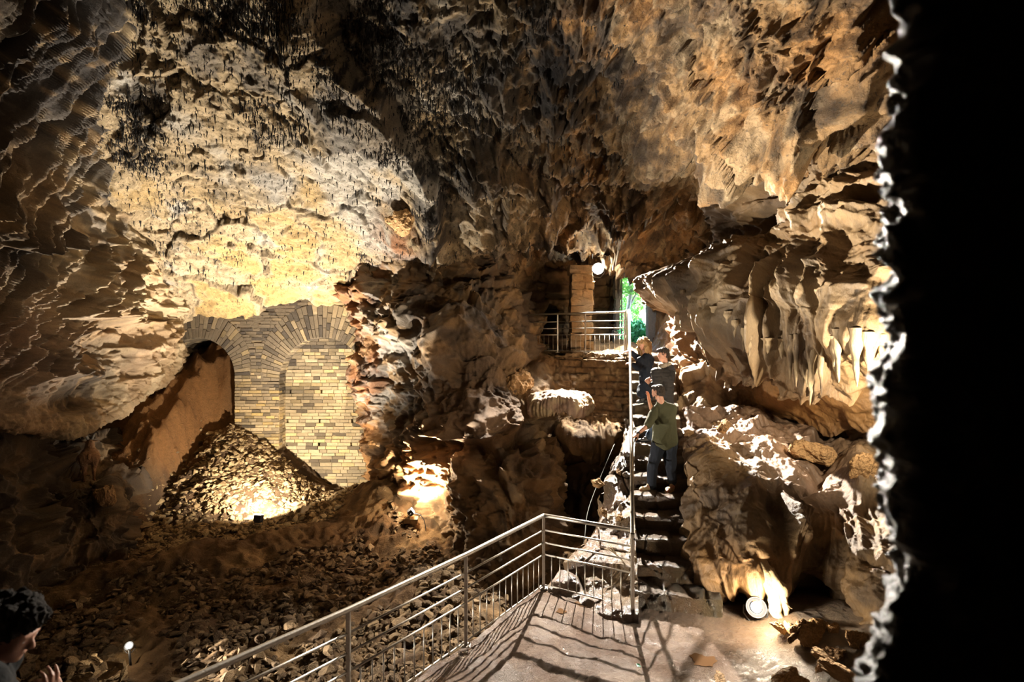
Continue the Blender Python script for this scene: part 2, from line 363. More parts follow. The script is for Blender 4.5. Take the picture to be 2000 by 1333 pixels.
# small dark dripstones hanging in clusters under the ceiling
def drips(n=70000):
    rg = np.random.default_rng(5); nv, nu, _ = ceilX.shape
    iv = rg.integers(60, nv-70, n); iu = rg.integers(10, int(nu*.66), n)
    p = ceilX[iv, iu]; px = p[:, 0]/p[:, 1]*FPX+CX; py = CY-(p[:, 2]-CAMZ)/p[:, 1]*FPX
    m = soot_mask(p, px, py); keep = rg.random(n) < np.clip(m*.9, .10, 1)*np.where(px > 950, .5, 1)*np.where(py > 560, .12, 1); p = p[keep]; n = len(p)
    L = (.02+.13*rg.random(n)**3); r = .004+.007*rg.random(n)+L*.05
    a = np.linspace(0, 2*np.pi, 5, endpoint=False)
    Vt = []
    for k, (f, g) in enumerate(((-.25, 1.25), (.25, .75), (.65, .45), (1., .08))):
        ring = np.stack([p[:, None, 0]+(r*g)[:, None]*np.cos(a)+.006*rg.normal(size=(n, 1)), p[:, None, 1]+(r*g)[:, None]*np.sin(a)+.006*rg.normal(size=(n, 1)), (p[:, 2]-L*f)[:, None]+0*a], -1)
        Vt.append(ring)
    Vt = np.stack(Vt, 1).reshape(-1, 3)
    b = (np.arange(n)*20)[:, None, None]; k = np.arange(3)[:, None]*5; j = np.arange(5)
    q = np.stack([k+j, k+(j+1) % 5, k+5+(j+1) % 5, k+5+j], -1).reshape(1, 15, 4)+b
    c = mixc(np.tile(SOOT_SHADE, (len(Vt), 1)), np.tile(GREY*.7, (len(Vt), 1)), np.repeat(rg.random(n)**2*.8, 20))
    o = mesh_np('dripstone', Vt, q.reshape(-1, 4), M['ceil'], c, True, CEIL)
    o['kind'] = 'stuff'
drips()

# ---- left wall: striated slope, flowstone pleats and the lip over the dark hollow
def left_disp(p, px, py):
    j = jit(p, 7)
    h = .22*fbm(p*.7+4, 4)+.035*fbm(p*5, 4)
    # slanting grooves (dipping to the lower left)
    s = (px*.80+py*.56)                                     # across the grain (bands run down to the left)
    sa = px*.80+py*.60; al = -px*.60+py*.80; wv = perlin(p*.8)*7+2*perlin(p*3)
    rib = ridged(np.stack([(sa+wv)/24, al/420, 0*px], 1), 4)
    m = sstep(.2, .7, gauss(px, py, 110, 200, 150, 360, 16)*1.4+gauss(px, py, 60, 560, 160, 200, 30)*1.2)
    h += m*.34*(rib-.7)
    pleat = ridged(np.stack([(p[:, 0]*.9-p[:, 1]*.25)*3.6, p[:, 2]*.4, p[:, 1]*.3], 1)+.25*perlin(p*1.3)[:, None], 3)
    m2 = gauss(px, py, 40, 700, 110, 120, 0)+gauss(px, py, 255, 690, 60, 60)*.4
    h += np.clip(m2, 0, 1)*.2*(pleat-.6)
    fh, cr, i1 = facets(p*.9+11, .9); m3 = gauss(px, py, 250, 560, 130, 150)+gauss(px, py, 250, 380, 60, 80)*.4
    h += m3*(.3*fh+.1*ridged(p*2.4, 3)-.1*sstep(.07, 0, cr))
    for pl, a, f in (([(110, 622), (180, 626), (260, 640)], .5, 50), ([(-20, 470), (20, 478), (80, 470), (90, 440)], .6, 60), ([(160, 480), (230, 462), (275, 520)], .25, 45), ([(180, 600), (250, 590), (330, 612)], .2, 40),
                     ([(270, 720), (320, 690), (345, 640)], .25, 40), ([(75, 745), (140, 738), (210, 742)], .3, 40)):
        h += ledge(px, py, pl, a, f, 4, j)
    h += (.16*strata(p, (.35, -.2, .9), 2.2, 1.)+.08*ridged(p*3.1, 4))*gauss(px, py, 230, 600, 170, 190)
    h -= .55*gauss(px, py, 175, 690, 62, 50)+.6*gauss(px, py, 160, 780, 62, 28, -12)+.4*gauss(px, py, 45, 500, 45, 24)
    h += .18*gauss(px, py, 130, 705, 10, 50)
    return h, np.clip(m2, 0, 1)*.5, (m, m2, rib, pleat)
def left_col(p, px, py, h, cm):
    m, m2, rib, pl = cm; n = fbm(p*1.3+2, 4); n2 = fbm(p*3.3+8, 3); o = np.ones((len(p), 1), F32)
    c = mixc(o*TAN, o*CREAM, sstep(-.3, .5, n))
    c = mixc(c, o*GREY*.75, np.clip(m*.9*sstep(-.5, .2, n2+.1), 0, 1)*(.35+.65*sstep(620, 380, py))); c = mixc(c, o*SOOT_SHADE, np.clip(m*sstep(.75, .45, rib)*.8, 0, 1)*sstep(470, 330, py+60*n))  # grooves darkened: shade of the grazing light put into the colour
    c = mixc(c, o*SOOT_SHADE*1.6, .8*sstep(430, 200, py+40*n+.4*px)*sstep(-.6, .1, n2+.2))  # upper wall darkened in colour where it turns away from the lamp
    c = mixc(c, o*PINK*.8, np.clip(m2*.8, 0, 1)); c = mixc(c, o*SOOT_SHADE*1.2, np.clip(m2*sstep(.6, .35, pl)*.5, 0, 1))  # pleat grooves coloured darker than their crests
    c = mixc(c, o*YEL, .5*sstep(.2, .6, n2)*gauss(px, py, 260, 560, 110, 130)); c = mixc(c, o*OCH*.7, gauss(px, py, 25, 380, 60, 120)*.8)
    c = mixc(c, o*SOOT_SHADE, np.clip(gauss(px, py, 170, 730, 90, 90)*sstep(-.5, .35, n2+.1)*.95+gauss(px, py, 30, 500, 60, 50)*.9, 0, .95))  # shade inside the hollows painted near black into the rock colour
    return c
def zz(pxs, py, ds): return [(x, y, d) for x, y, d in zip(pxs, py if isinstance(py, list) else [py]*len(pxs), ds)]
lnet = [zz([-600, -200, 40, 130, 200, 240, 300], -420, [4.4, 4.9, 5.2, 5.5, 5.8, 6.0, 6.1]),
        zz([-600, -200, 20, 110, 190, 238, 290], -130, [4.6, 5.6, 6.2, 6.6, 7.0, 7.3, 7.5]),
        zz([-600, -200, 0, 90, 175, 238, 290], 0, [4.7, 5.8, 6.6, 7.1, 7.7, 8.2, 8.6]),
        zz([-600, -200, 0, 90, 165, 223, 280], 170, [5.2, 6.4, 7.2, 7.9, 8.8, 9.5, 10.2]),
        zz([-600, -200, 0, 90, 175, 250, 300], 330, [5.5, 6.8, 7.8, 8.8, 10.0, 11.0, 11.8]),
        zz([-600, -200, 0, 90, 190, 288, 330], 450, [5.6, 7.0, 8.2, 9.4, 10.9, 12.2, 12.9]),
        zz([-600, -200, 0, 90, 200, 310, 360], 540, [5.6, 7.1, 8.4, 9.6, 11.2, 12.9, 13.8]),
        zz([-600, -200, 0, 95, 205, 336, 380], 620, [5.7, 7.2, 8.5, 9.8, 11.4, 13.6, 15.0]),
        zz([-600, -200, 0, 100, 210, 342, 372], 700, [5.7, 7.2, 8.5, 9.8, 11.3, 13.6, 15.2]),
        zz([-600, -200, 0, 100, 210, 318, 345], [770, 770, 770, 770, 765, 745, 735], [5.7, 7.2, 8.4, 9.7, 11.2, 13.3, 15.2]),
        zz([-600, -200, 0, 100, 205, 262, 300], [835, 835, 828, 845, 828, 785, 765], [5.7, 7.2, 8.4, 9.6, 11.0, 12.6, 14.6]),
        zz([-600, -200, 0, 100, 215, 275, 310], [840, 836, 822, 828, 800, 765, 740], [6.4, 8.2, 9.8, 11.0, 12.4, 13.8, 15.6]),
        zz([-600, -200, 0, 100, 215, 275, 310], [980, 960, 940, 930, 900, 860, 820], [8, 11, 13.4, 14.4, 14.8, 15.4, 16.6])]
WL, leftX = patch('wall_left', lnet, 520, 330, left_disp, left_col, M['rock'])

# ---- the rock column between the arches and the landing
def colm_disp(p, px, py):
    j = jit(p, 8)
    w = np.stack([perlin(p*.8), perlin(p*.8+8), perlin(p*.8+19)], 1)
    h = .30*fbm(p*.75+21, 4)+.16*(ridged(p*1.5+.4*w, 4)-.8)+.035*fbm(p*5.5, 4)
    fl = ridged(np.stack([(p[:, 0]*.85+p[:, 1]*.45)*2.7, p[:, 2]*.5, p[:, 1]*.4], 1)+.35*w, 4)
    m = np.clip(gauss(px, py, 915, 820, 70, 110, -12)+gauss(px, py, 960, 970, 130, 100)*.9+gauss(px, py, 800, 720, 60, 110, -20)*.7, 0, 1)
    h += m*.20*(fl-.7)
    for pl, a, f in (([(850, 560), (900, 545), (960, 540)], .3, 40), ([(845, 640), (870, 720), (860, 745)], .2, 40), ([(850, 850), (930, 860), (965, 872), (1000, 868)], .55, 75), ([(755, 655), (800, 668), (850, 720)], .2, 45),
                     ([(690, 700), (720, 780), (760, 800)], .2, 40), ([(820, 520), (880, 500), (960, 478)], .35, 50), ([(880, 610), (930, 575), (1000, 560)], .25, 45), ([(790, 935), (830, 925), (860, 935)], .12, 25)):
        h += ledge(px, py, pl, a, f, 5, j)
    h += .14*strata(p, (.25, .3, .9), 1.6)*sstep(700, 620, py)+.10*strata(p, (.6, .3, .7), 2.6, 1.3)
    h += .5*gauss(px, py, 870, 690, 26, 90, 14)+.35*gauss(px, py, 800, 610, 38, 50)+.3*gauss(px, py, 955, 690, 60, 26, 8)+.35*gauss(px, py, 910, 640, 30, 60, 20)
    h -= .4*gauss(px, py, 905, 870, 60, 18)+.35*gauss(px, py, 820, 540, 60, 18)+.25*gauss(px, py, 905, 545, 60, 14)
    h += .25*gauss(px, py, 1040, 950, 26, 60)+.15*gauss(px, py, 835, 905, 40, 20)
    return h, .12+.25*m, (m, fl, w)
def colm_col(p, px, py, h, cm):
    m, fl, w = cm; n = fbm(p*1.2+12, 4); n2 = fbm(p*3+31, 4); o = np.ones((len(p), 1), F32)
    c = mixc(o*OCH, o*BRN, sstep(-.3, .45, n)); c = mixc(c, o*RED, sstep(760, 700, px-40*n)*.75)
    c = mixc(c, o*PALE*.9, np.clip((gauss(px, py, 790, 690, 70, 120, -18)+gauss(px, py, 745, 540, 26, 50)*1.2+gauss(px, py, 770, 820, 60, 80))*sstep(-.1, .35, n2+.1), 0, 1)*.85)
    c = mixc(c, o*GREY*.7, np.clip(gauss(px, py, 900, 620, 110, 130)*sstep(-.4, .4, n2), 0, 1)*.8); c = mixc(c, o*PINK*.8, np.clip(gauss(px, py, 915, 800, 70, 100, -12), 0, 1)*.6)
    c = mixc(c, o*ORG, np.clip(gauss(px, py, 830, 905, 90, 60)*.6+gauss(px, py, 730, 900, 30, 80)*.6, 0, 1)); c = mixc(c, o*DBRN, .6*sstep(.15, .5, perlin(p*1.9+13)+.4*n2))
    return c
def crs(py, xl, xs, ds): return [(x, py, d) for x, d in zip([xl+25, xl, xl+14]+xs, ds)]
kx1 = [780, 850, 910, 960, 1010, 1060]; kx2 = [780, 850, 925, 1000, 1070, 1092]
mnet = [crs(400, 700, kx1, [15, 13.5, 13, 12.6, 12.4, 12.5, 13, 13.6, 14.5]),
        crs(500, 694, kx1, [15, 13.6, 13.2, 12.6, 12.5, 12.9, 13.4, 14, 15]),
        crs(570, 682, kx1, [15, 13.7, 13.3, 12.6, 12.5, 12.8, 13.0, 13.6, 14.6]),
        crs(650, 690, kx1, [15, 13.8, 13.4, 12.6, 12.0, 12.0, 12.2, 12.7, 13.8]),
        crs(730, 702, kx1, [15, 13.8, 13.4, 12.5, 11.8, 11.5, 11.6, 12.0, 13.0]),
        crs(800, 712, kx1, [15, 13.8, 13.5, 12.4, 11.6, 11.1, 11.0, 11.6, 12.6]),
        crs(860, 717, [780, 850, 920, 985, 1045, 1080], [15, 13.8, 13.5, 12.3, 11.5, 11.0, 10.9, 11.4, 12.6]),
        crs(895, 718, kx2, [15, 13.8, 13.4, 12.2, 11.4, 10.8, 10.5, 11.2, 12.6]),
        crs(960, 722, kx2, [15, 13.8, 13.3, 12.1, 11.2, 10.4, 10.0, 10.6, 12.2]),
        crs(1040, 735, kx2, [15, 13.8, 13.0, 11.9, 10.9, 10.1, 9.7, 10.2, 11.8]),
        crs(1130, 745, kx2, [15, 13.4, 12.6, 11.5, 10.5, 9.8, 9.5, 10, 11.6]),
        crs(1230, 755, kx2, [15, 13, 12.0, 11, 10.2, 9.6, 9.3, 9.8, 11.4])]
WC, _x = patch('wall_column', mnet, 520, 320, colm_disp, colm_col, M['rock'])

# ---- the rock and masonry carrying the landing, with the hollow below it
def lnd_disp(p, px, py):
    j = jit(p, 6)
    h = .16*fbm(p*.9+5, 4)+.07*(ridged(p*1.7+3, 4)-.8)+.025*fbm(p*6, 4)
    ms = sstep(1040, 1085, px)*sstep(835, 800, py)
    zr = np.floor(p[:, 2]/.17); rowo = perlin(np.stack([zr*3.7, zr*0, zr*0], 1)+.5)
    u = p[:, 0]*2.2+rowo*3+perlin(np.stack([p[:, 0]*1.5, zr, zr*0], 1))*.5
    fz = np.abs((p[:, 2]/.17-zr)-.5)*2; fu = np.abs(u-np.floor(u)-.5)*2
    cell = RND[(np.floor(u).astype(int)*31+zr.astype(int)*17) & 255, 0]
    h = h*(1-.75*ms)+ms*(.12*(cell-.4)-.07*sstep(.8, 1., fz)-.05*sstep(.88, 1, fu))
    for pl, a, f in (([(1150, 714), (1190, 708), (1240, 706)], .12, 30), ([(960, 800), (1010, 822), (1060, 812)], .35, 55), ([(1040, 840), (1110, 862), (1170, 882), (1225, 850)], .3, 50), ([(1080, 920), (1130, 915), (1180, 925)], .22, 40), ([(1110, 960), (1150, 966), (1180, 930)], .15, 40)):
        h += ledge(px, py, pl, a, f, 5, j)
    fl = ridged(np.stack([p[:, 0]*3.2, p[:, 2]*.5, p[:, 1]*.6], 1)+.2*perlin(p)[:, None], 3)
    h += .12*(fl-.6)*np.clip(gauss(px, py, 1180, 850, 50, 34)+gauss(px, py, 1150, 970, 60, 50)*.8, 0, 1)
    return h, np.full(len(p), .15), ms
def lnd_col(p, px, py, h, ms):
    n = fbm(p*1.3+2, 4); n2 = fbm(p*3.1+8, 4); o = np.ones((len(p), 1), F32)
    c = mixc(o*OCH*.85, o*BRN, sstep(-.3, .4, n)); c = mixc(c, o*TAN*.9, np.clip(gauss(px, py, 1010, 755, 60, 50), 0, 1)*.8); c = mixc(c, o*BRN*.8, ms*.5*sstep(-.3, .4, n2))
    c = mixc(c, o*CREAM, np.clip(ms*sstep(.3, .7, n2)+sstep(702, 694, py)*.6, 0, 1)*.7); c = mixc(c, o*DBRN, .6*sstep(850, 920, py))
    return c
lx = [930, 985, 1035, 1090, 1140, 1190, 1238, 1262]
nnet = [zz(lx, 672, [15.2, 15.4, 15.4, 15.2, 15, 14.6, 14.2, 14]),
        zz(lx, [700, 698, 694, 694, 693, 693, 692, 692], [13.6, 13.5, 13.3, 13.0, 12.75, 12.45, 12.1, 12.0]),
        zz(lx, [706, 704, 700, 702, 701, 701, 700, 700], [13.3, 13.0, 12.9, 12.75, 12.55, 12.2, 11.95, 11.95]),
        zz(lx, 760, [12.6, 11.7, 11.7, 12.3, 12.4, 12.1, 11.9, 11.9]),
        zz(lx, 820, [12.4, 11.6, 11.6, 12.1, 12.1, 11.9, 11.7, 11.8]),
        zz(lx, 860, [12.6, 12.2, 12.3, 11.9, 11.6, 11.5, 11.5, 11.6]),
        zz(lx, [880, 880, 876, 880, 892, 890, 880, 880], [12.8, 12.9, 13.1, 12.8, 12.6, 12.4, 12.0, 11.8]),
        zz(lx, 960, [12.6, 12.8, 13.2, 13.0, 12.2, 11.7, 11.0, 10.8]),
        zz(lx, 1060, [12.2, 12.4, 12.8, 12.4, 11.6, 10.8, 10.0, 9.8]),
        zz(lx, 1200, [11.6, 11.8, 11.8, 11.4, 10.8, 10.0, 9.2, 9.0])]
WLND, _x = patch('wall_landing', nnet, 330, 230, lnd_disp, lnd_col, M['rock'])

# ---- the back of the landing alcove with the way out
def back_disp(p, px, py):
    h = .2*fbm(p*.9+15, 4)+.12*(ridged(p*1.6, 4)-.8)+.03*fbm(p*6, 3)
    st = p[:, 2]*2.6+.5*perlin(p*.7); t = st-np.floor(st); h += .14*(t-.5)
    j = jit(p, 5)
    h += ledge(px, py, [(1010, 520), (1070, 512), (1112, 505)], .35, 35, 4, j)+ledge(px, py, [(1015, 575), (1060, 568), (1105, 580)], .4, 40, 4, j)
    h -= .5*gauss(px, py, 1060, 625, 45, 30)
    return h, np.full(len(p), .1), None
def back_col(p, px, py, h, cm):
    n = fbm(p*1.3+2, 4); o = np.ones((len(p), 1), F32)
    return mixc(mixc(o*BRN, o*OCH, sstep(-.3, .4, n)), o*GREEN*.8, np.clip(gauss(px, py, 1060, 610, 70, 60)+gauss(px, py, 1185, 600, 30, 60), 0, 1)*.6)
bx = [900, 970, 1040, 1110, 1160, 1205, 1235, 1262, 1300, 1350]
bnet = [zz(bx, 380, [13.6, 14.2, 14.8, 15, 15.2, 15.2, 15.2, 15, 14.6, 14]), zz(bx, 470, [14, 14.6, 15, 15.2, 15.3, 15.3, 15.3, 15.2, 14.8, 14]),
        zz(bx, 550, [14, 14.4, 14.8, 14.8, 15.2, 15.3, 15.3, 15.2, 14.8, 14]), zz(bx, 620, [14, 14.6, 15.2, 14.8, 15.2, 15.3, 15.3, 15.2, 14.8, 14]),
        zz(bx, 680, [13.8, 14.6, 15.2, 14.8, 15.2, 15.3, 15.3, 15.2, 14.8, 14]), zz(bx, 760, [13.8, 14.6, 15.2, 14.8, 15.2, 15.3, 15.3, 15.2, 14.8, 14])]
def exithole(px, py): return (px > 1202) & (px < 1268) & (py > 528) & (py < 700)
WB, _x = patch('wall_alcove', bnet, 220, 260, back_disp, back_col, M['rock'], hole=exithole)
# flat landing slab
def slab_disp(p, px, py): return .035*fbm(p*2.2, 4), np.zeros(len(p)), None
def slab_col(p, px, py, h, cm):
    o = np.ones((len(p), 1), F32); return mixc(o*TAN, o*GREY*.9, sstep(-.3, .3, fbm(p*2, 3)))
sn = [[(x, y, 3.04+dz) for x, dz in zip((-.6, .4, 1.2, 2.0, 2.75, 3.2, 4.2), (.25, .05, 0, 0, 0, 0, .02))] for y in (0, 1, 2, 3, 4)]
fr = [(-1.0, 13.9), (.1, 13.75), (.9, 13.2), (1.9, 12.5), (2.7, 12.02), (3.3, 12.02), (4.3, 11.9)]
snet = [[(f[0]+k*.05, f[1]+k*1.25, 3.035+(.35*max(0, 1.2-i)+0) * (k/3)) for i, f in enumerate(fr)] for k in range(5)]
LS, _x = patch('floor_landing', snet, 90, 120, slab_disp, slab_col, M['earth'], world=True)

# ---- right wall with the pleated curtain, the rimmed dome and the smooth hollow
CURT = [(1330, 600), (1420, 640), (1470, 690), (1560, 700), (1585, 725), (1640, 690), (1745, 690)]
def right_disp(p, px, py):
    j = jit(p, 7)
    w = np.stack([perlin(p*.9), perlin(p*.9+8), perlin(p*.9+19)], 1)
    low = gauss(px, py, 1590, 770, 150, 70)
    h = (.28*fbm(p*.8+41, 4)+.14*(ridged(p*1.5+.4*w, 4)-.8)+.03*fbm(p*6, 4))*(1-.8*np.clip(low*1.2, 0, 1))
    ang = np.arctan2(p[:, 0]-2.0, p[:, 1]-3.0)
    fx = p[:, 0]*1.0-p[:, 1]*.75
    fl = ridged(np.stack([fx*1.75+.1*w[:, 0], p[:, 2]*.18, fx*0], 1)+.22*w*np.array([1, .2, 0], F32), 2)
    fl2 = ridged(np.stack([fx*4.2, p[:, 2]*.4, fx*0+3], 1)+.3*w, 2)
    mc = np.clip(gauss(px, py, 1600, 590, 150, 100, 0)+gauss(px, py, 1450, 620, 80, 60)*.6, 0, 1)*sstep(470, 540, py)
    h += mc*(.36*(fl-.55)+.12*(fl2-.5))
    md = np.clip(gauss(px, py, 1630, 430, 100, 80), 0, 1)      # rimmed dome
    rz = p[:, 2]*7+1.6*perlin(p*2.3)+.8*perlin(p*5); h += md*.05*(np.abs(rz-np.floor(rz)-.5)*2)+.25*gauss(px, py, 1630, 430, 90, 75)
    h += ledge(px, py, CURT, .75, 150, 7, j*1.4+14*(fl-.5))
    h += .55*gauss(px, py, 1370, 565, 50, 40, -20)+.3*gauss(px, py, 1440, 560, 70, 40)
    for pl, a, f in (([(1500, 430), (1560, 395), (1640, 385), (1720, 400)], .0, 40), ([(1330, 525), (1400, 485), (1500, 455), (1550, 400)], -.25, 40), ([(1290, 350), (1380, 390), (1450, 350), (1540, 340)], .3, 60), ([(1380, 300), (1480, 340), (1560, 320), (1720, 300)], .35, 70),
                     ([(1290, 700), (1340, 690), (1380, 730)], .25, 40), ([(1380, 860), (1420, 850), (1440, 820)], .2, 40), ([(1340, 760), (1380, 745), (1420, 757), (1440, 760)], .35, 45), ([(1480, 800), (1560, 850), (1640, 830), (1740, 800)], .3, 90),
                     ([(1560, 335), (1600, 345), (1680, 330)], .25, 30), ([(1400, 420), (1470, 400), (1530, 360)], .3, 40)):
        h += ledge(px, py, pl, a, f, 5, j)
    up_ = sstep(480, 400, py)*.8+.25*sstep(720, 780, py)*(1-np.clip(low*1.2, 0, 1)); h += up_*(.18*strata(p, (-.35, .2, .9), 2.0)+.08*strata(p, (-.5, .1, .86), 5., 1.2))
    h -= .5*gauss(px, py, 1535, 840, 70, 28, 20)+.5*gauss(px, py, 1700, 400, 36, 16)+.4*gauss(px, py, 1490, 440, 45, 26, -25)
    h += .28*gauss(px, py, 1395, 750, 36, 30)+.3*gauss(px, py, 1400, 690, 24, 28)+.15*gauss(px, py, 1335, 650, 24, 50)
    fs = ridged(np.stack([fx*3.6, p[:, 2]*.6, p[:, 1]*.3], 1)+.3*w, 3); h += .14*(fs-.6)*np.clip(gauss(px, py, 1320, 640, 50, 70)+gauss(px, py, 1480, 345, 90, 40), 0, 1)
    h = h*(.25+.75*sstep(1285, 1345, px))
    return h, np.clip(.15+.5*md+.35*mc+.5*gauss(px, py, 1400, 540, 110, 50), 0, 1), (mc, fl, low, md)
def right_col(p, px, py, h, cm):
    mc, fl, low, md = cm; n = fbm(p*1.2+12, 4); n2 = fbm(p*3+31, 4); o = np.ones((len(p), 1), F32)
    c = mixc(o*OCH*.9, o*BRN, sstep(-.3, .45, n)); c = mixc(c, o*CREAM*.85, np.clip((mc*.8+md*.75)*sstep(-.5, .3, n2+.2), 0, 1)*.75)
    c = mixc(c, o*DBRN, mc*sstep(.45, .2, fl)*.55); c = mixc(c, o*ORG, np.clip(low*1.1, 0, 1)*.75)
    c = mixc(c, o*GREY*.6, np.clip(gauss(px, py, 1390, 545, 80, 50)*sstep(-.4, .4, n2)+gauss(px, py, 1430, 740, 50, 70)*.5, 0, 1)*.75)
    c = mixc(c, o*CREAM, np.clip((gauss(px, py, 1360, 770, 60, 90)+gauss(px, py, 1500, 350, 60, 40))*sstep(0, .5, n2+.2), 0, 1)*.6); c = mixc(c, o*RED, .5*np.clip(gauss(px, py, 1330, 660, 50, 70), 0, 1))
    c = mixc(c, o*DBRN*.8, .55*sstep(.2, .55, perlin(p*1.8+13)+.4*n2)*(1-np.clip(low, 0, 1)))
    return c
rx = [1268, 1300, 1340, 1400, 1470, 1550, 1640, 1740, 1950]
rnet = [zz(rx, 230, [12.4, 11.4, 10.6, 9.8, 9.2, 8.6, 8.0, 7.3, 6.5]),
        zz(rx, 320, [12.8, 11.8, 11.0, 10.2, 9.5, 8.8, 8.2, 7.4, 6.5]),
        zz(rx, 400, [13.2, 12.4, 11.4, 10.5, 9.6, 8.8, 8.0, 7.2, 6.3]),
        zz([1290, 1316, 1350, 1402, 1470, 1550, 1640, 1740, 1950], 470, [13.8, 12.9, 11.8, 10.6, 9.6, 8.6, 7.6, 6.9, 6.2]),
        zz([1290, 1316, 1350, 1402, 1470, 1550, 1640, 1740, 1950], 540, [14.2, 13.3, 12.0, 10.3, 9.0, 8.2, 7.4, 6.8, 6.1]),
        zz([1288, 1314, 1348, 1402, 1470, 1550, 1640, 1740, 1950], 600, [14.6, 13.3, 11.8, 10.0, 8.7, 8.0, 7.3, 6.7, 6.1]),
        zz([1280, 1308, 1344, 1400, 1470, 1550, 1640, 1740, 1950], 650, [14.8, 13.0, 11.5, 10.2, 8.8, 8.0, 7.4, 6.8, 6.2]),
        zz(rx, 700, [14.0, 12.4, 11.4, 10.9, 10.0, 8.7, 7.9, 7.3, 6.6]),
        zz(rx, 760, [12.6, 11.7, 11.0, 10.7, 10.3, 9.2, 8.3, 7.7, 7.0]),
        zz(rx, 820, [11.4, 10.9, 10.4, 10.2, 10.2, 9.9, 8.9, 8.1, 7.2]),
        zz(rx, 870, [10.6, 10.1, 9.6, 9.3, 9.3, 9.8, 9.2, 8.3, 7.4]),
        zz(rx, 960, [9.6, 9.1, 8.9, 8.9, 9.2, 9.6, 9.2, 8.4, 7.5]),
        zz(rx, 1100, [9.2, 8.8, 8.8, 8.8, 9, 9.4, 9, 8.4, 7.5])]
WR, rightX = patch('wall_right', rnet, 560, 430, right_disp, right_col, M['flow'])

# ---- flowstone mound at the lower right
def mound_disp(p, px, py):
    j = jit(p, 7)
    w = np.stack([perlin(p*.9), perlin(p*.9+8), perlin(p*.9+19)], 1)
    top = sstep(900, 850, py)+gauss(px, py, 1560, 900, 120, 50, 35)
    h = .16*fbm(p*1.0+61, 4)+.06*(ridged(p*2+.4*w, 4)-.8)+.02*fbm(p*7, 3)
    fx = p[:, 0]-p[:, 1]*.4
    fl = ridged(np.stack([fx*2.3, p[:, 2]*.3, fx*0], 1)+.3*w, 3)
    mf = np.clip(sstep(930, 1010, py)*sstep(1210, 1150, py), 0, 1); h += mf*.16*(fl-.6)
    lip = [(1375, 1140), (1410, 1152), (1440, 1128), (1480, 1150), (1510, 1130)]
    h += ledge(px, py, lip, .14, 90, 6, j+10*(fl-.5))
    h += .28*gauss(px, py, 1465, 1050, 32, 95)+.22*gauss(px, py, 1385, 1050, 30, 110)+.25*gauss(px, py, 1545, 1040, 28, 100)+.35*gauss(px, py, 1690, 930, 42, 48)+.2*gauss(px, py, 1400, 905, 30, 30)
    h -= .35*gauss(px, py, 1580, 1170, 40, 90, 14)+.2*gauss(px, py, 1600, 930, 14, 60, 20)
    h += ledge(px, py, [(1360, 868), (1420, 862), (1470, 850), (1500, 835)], .18, 30, 5, j)+ledge(px, py, [(1570, 868), (1650, 850), (1740, 858)], .2, 70, 5, j)
    f3 = ridged(np.stack([fx*4.2, p[:, 2]*.4, fx*0], 1)+.3*w, 2); h += .1*(f3-.5)*np.clip(gauss(px, py, 1715, 1020, 45, 80)+gauss(px, py, 1690, 1220, 40, 60), 0, 1)
    return h, np.clip(.25+.5*top, 0, 1), (mf, fl)
def mound_col(p, px, py, h, cm):
    mf, fl = cm; n = fbm(p*1.3+12, 4); n2 = fbm(p*3+31, 4); o = np.ones((len(p), 1), F32)
    c = mixc(o*OCH*.85, o*BRN, sstep(-.3, .45, n)); c = mixc(c, o*PINK*.95, np.clip(gauss(px, py, 1560, 900, 130, 60, 30)+.5*sstep(900, 850, py), 0, 1)*.75)
    c = mixc(c, o*CREAM, np.clip(gauss(px, py, 1468, 1040, 24, 60)*sstep(-.2, .4, n2+.2)+gauss(px, py, 1720, 1000, 40, 70)*.7+gauss(px, py, 1530, 1130, 30, 80, -20)*.8, 0, 1)*.7)
    c = mixc(c, o*DBRN, .5*sstep(.1, .5, perlin(p*1.9+3)+.4*n2)); c = mixc(c, o*ORG, .5*np.clip(gauss(px, py, 1455, 1110, 60, 40), 0, 1))
    return c
def mrow(py, x, d): return zz(x, py, d)
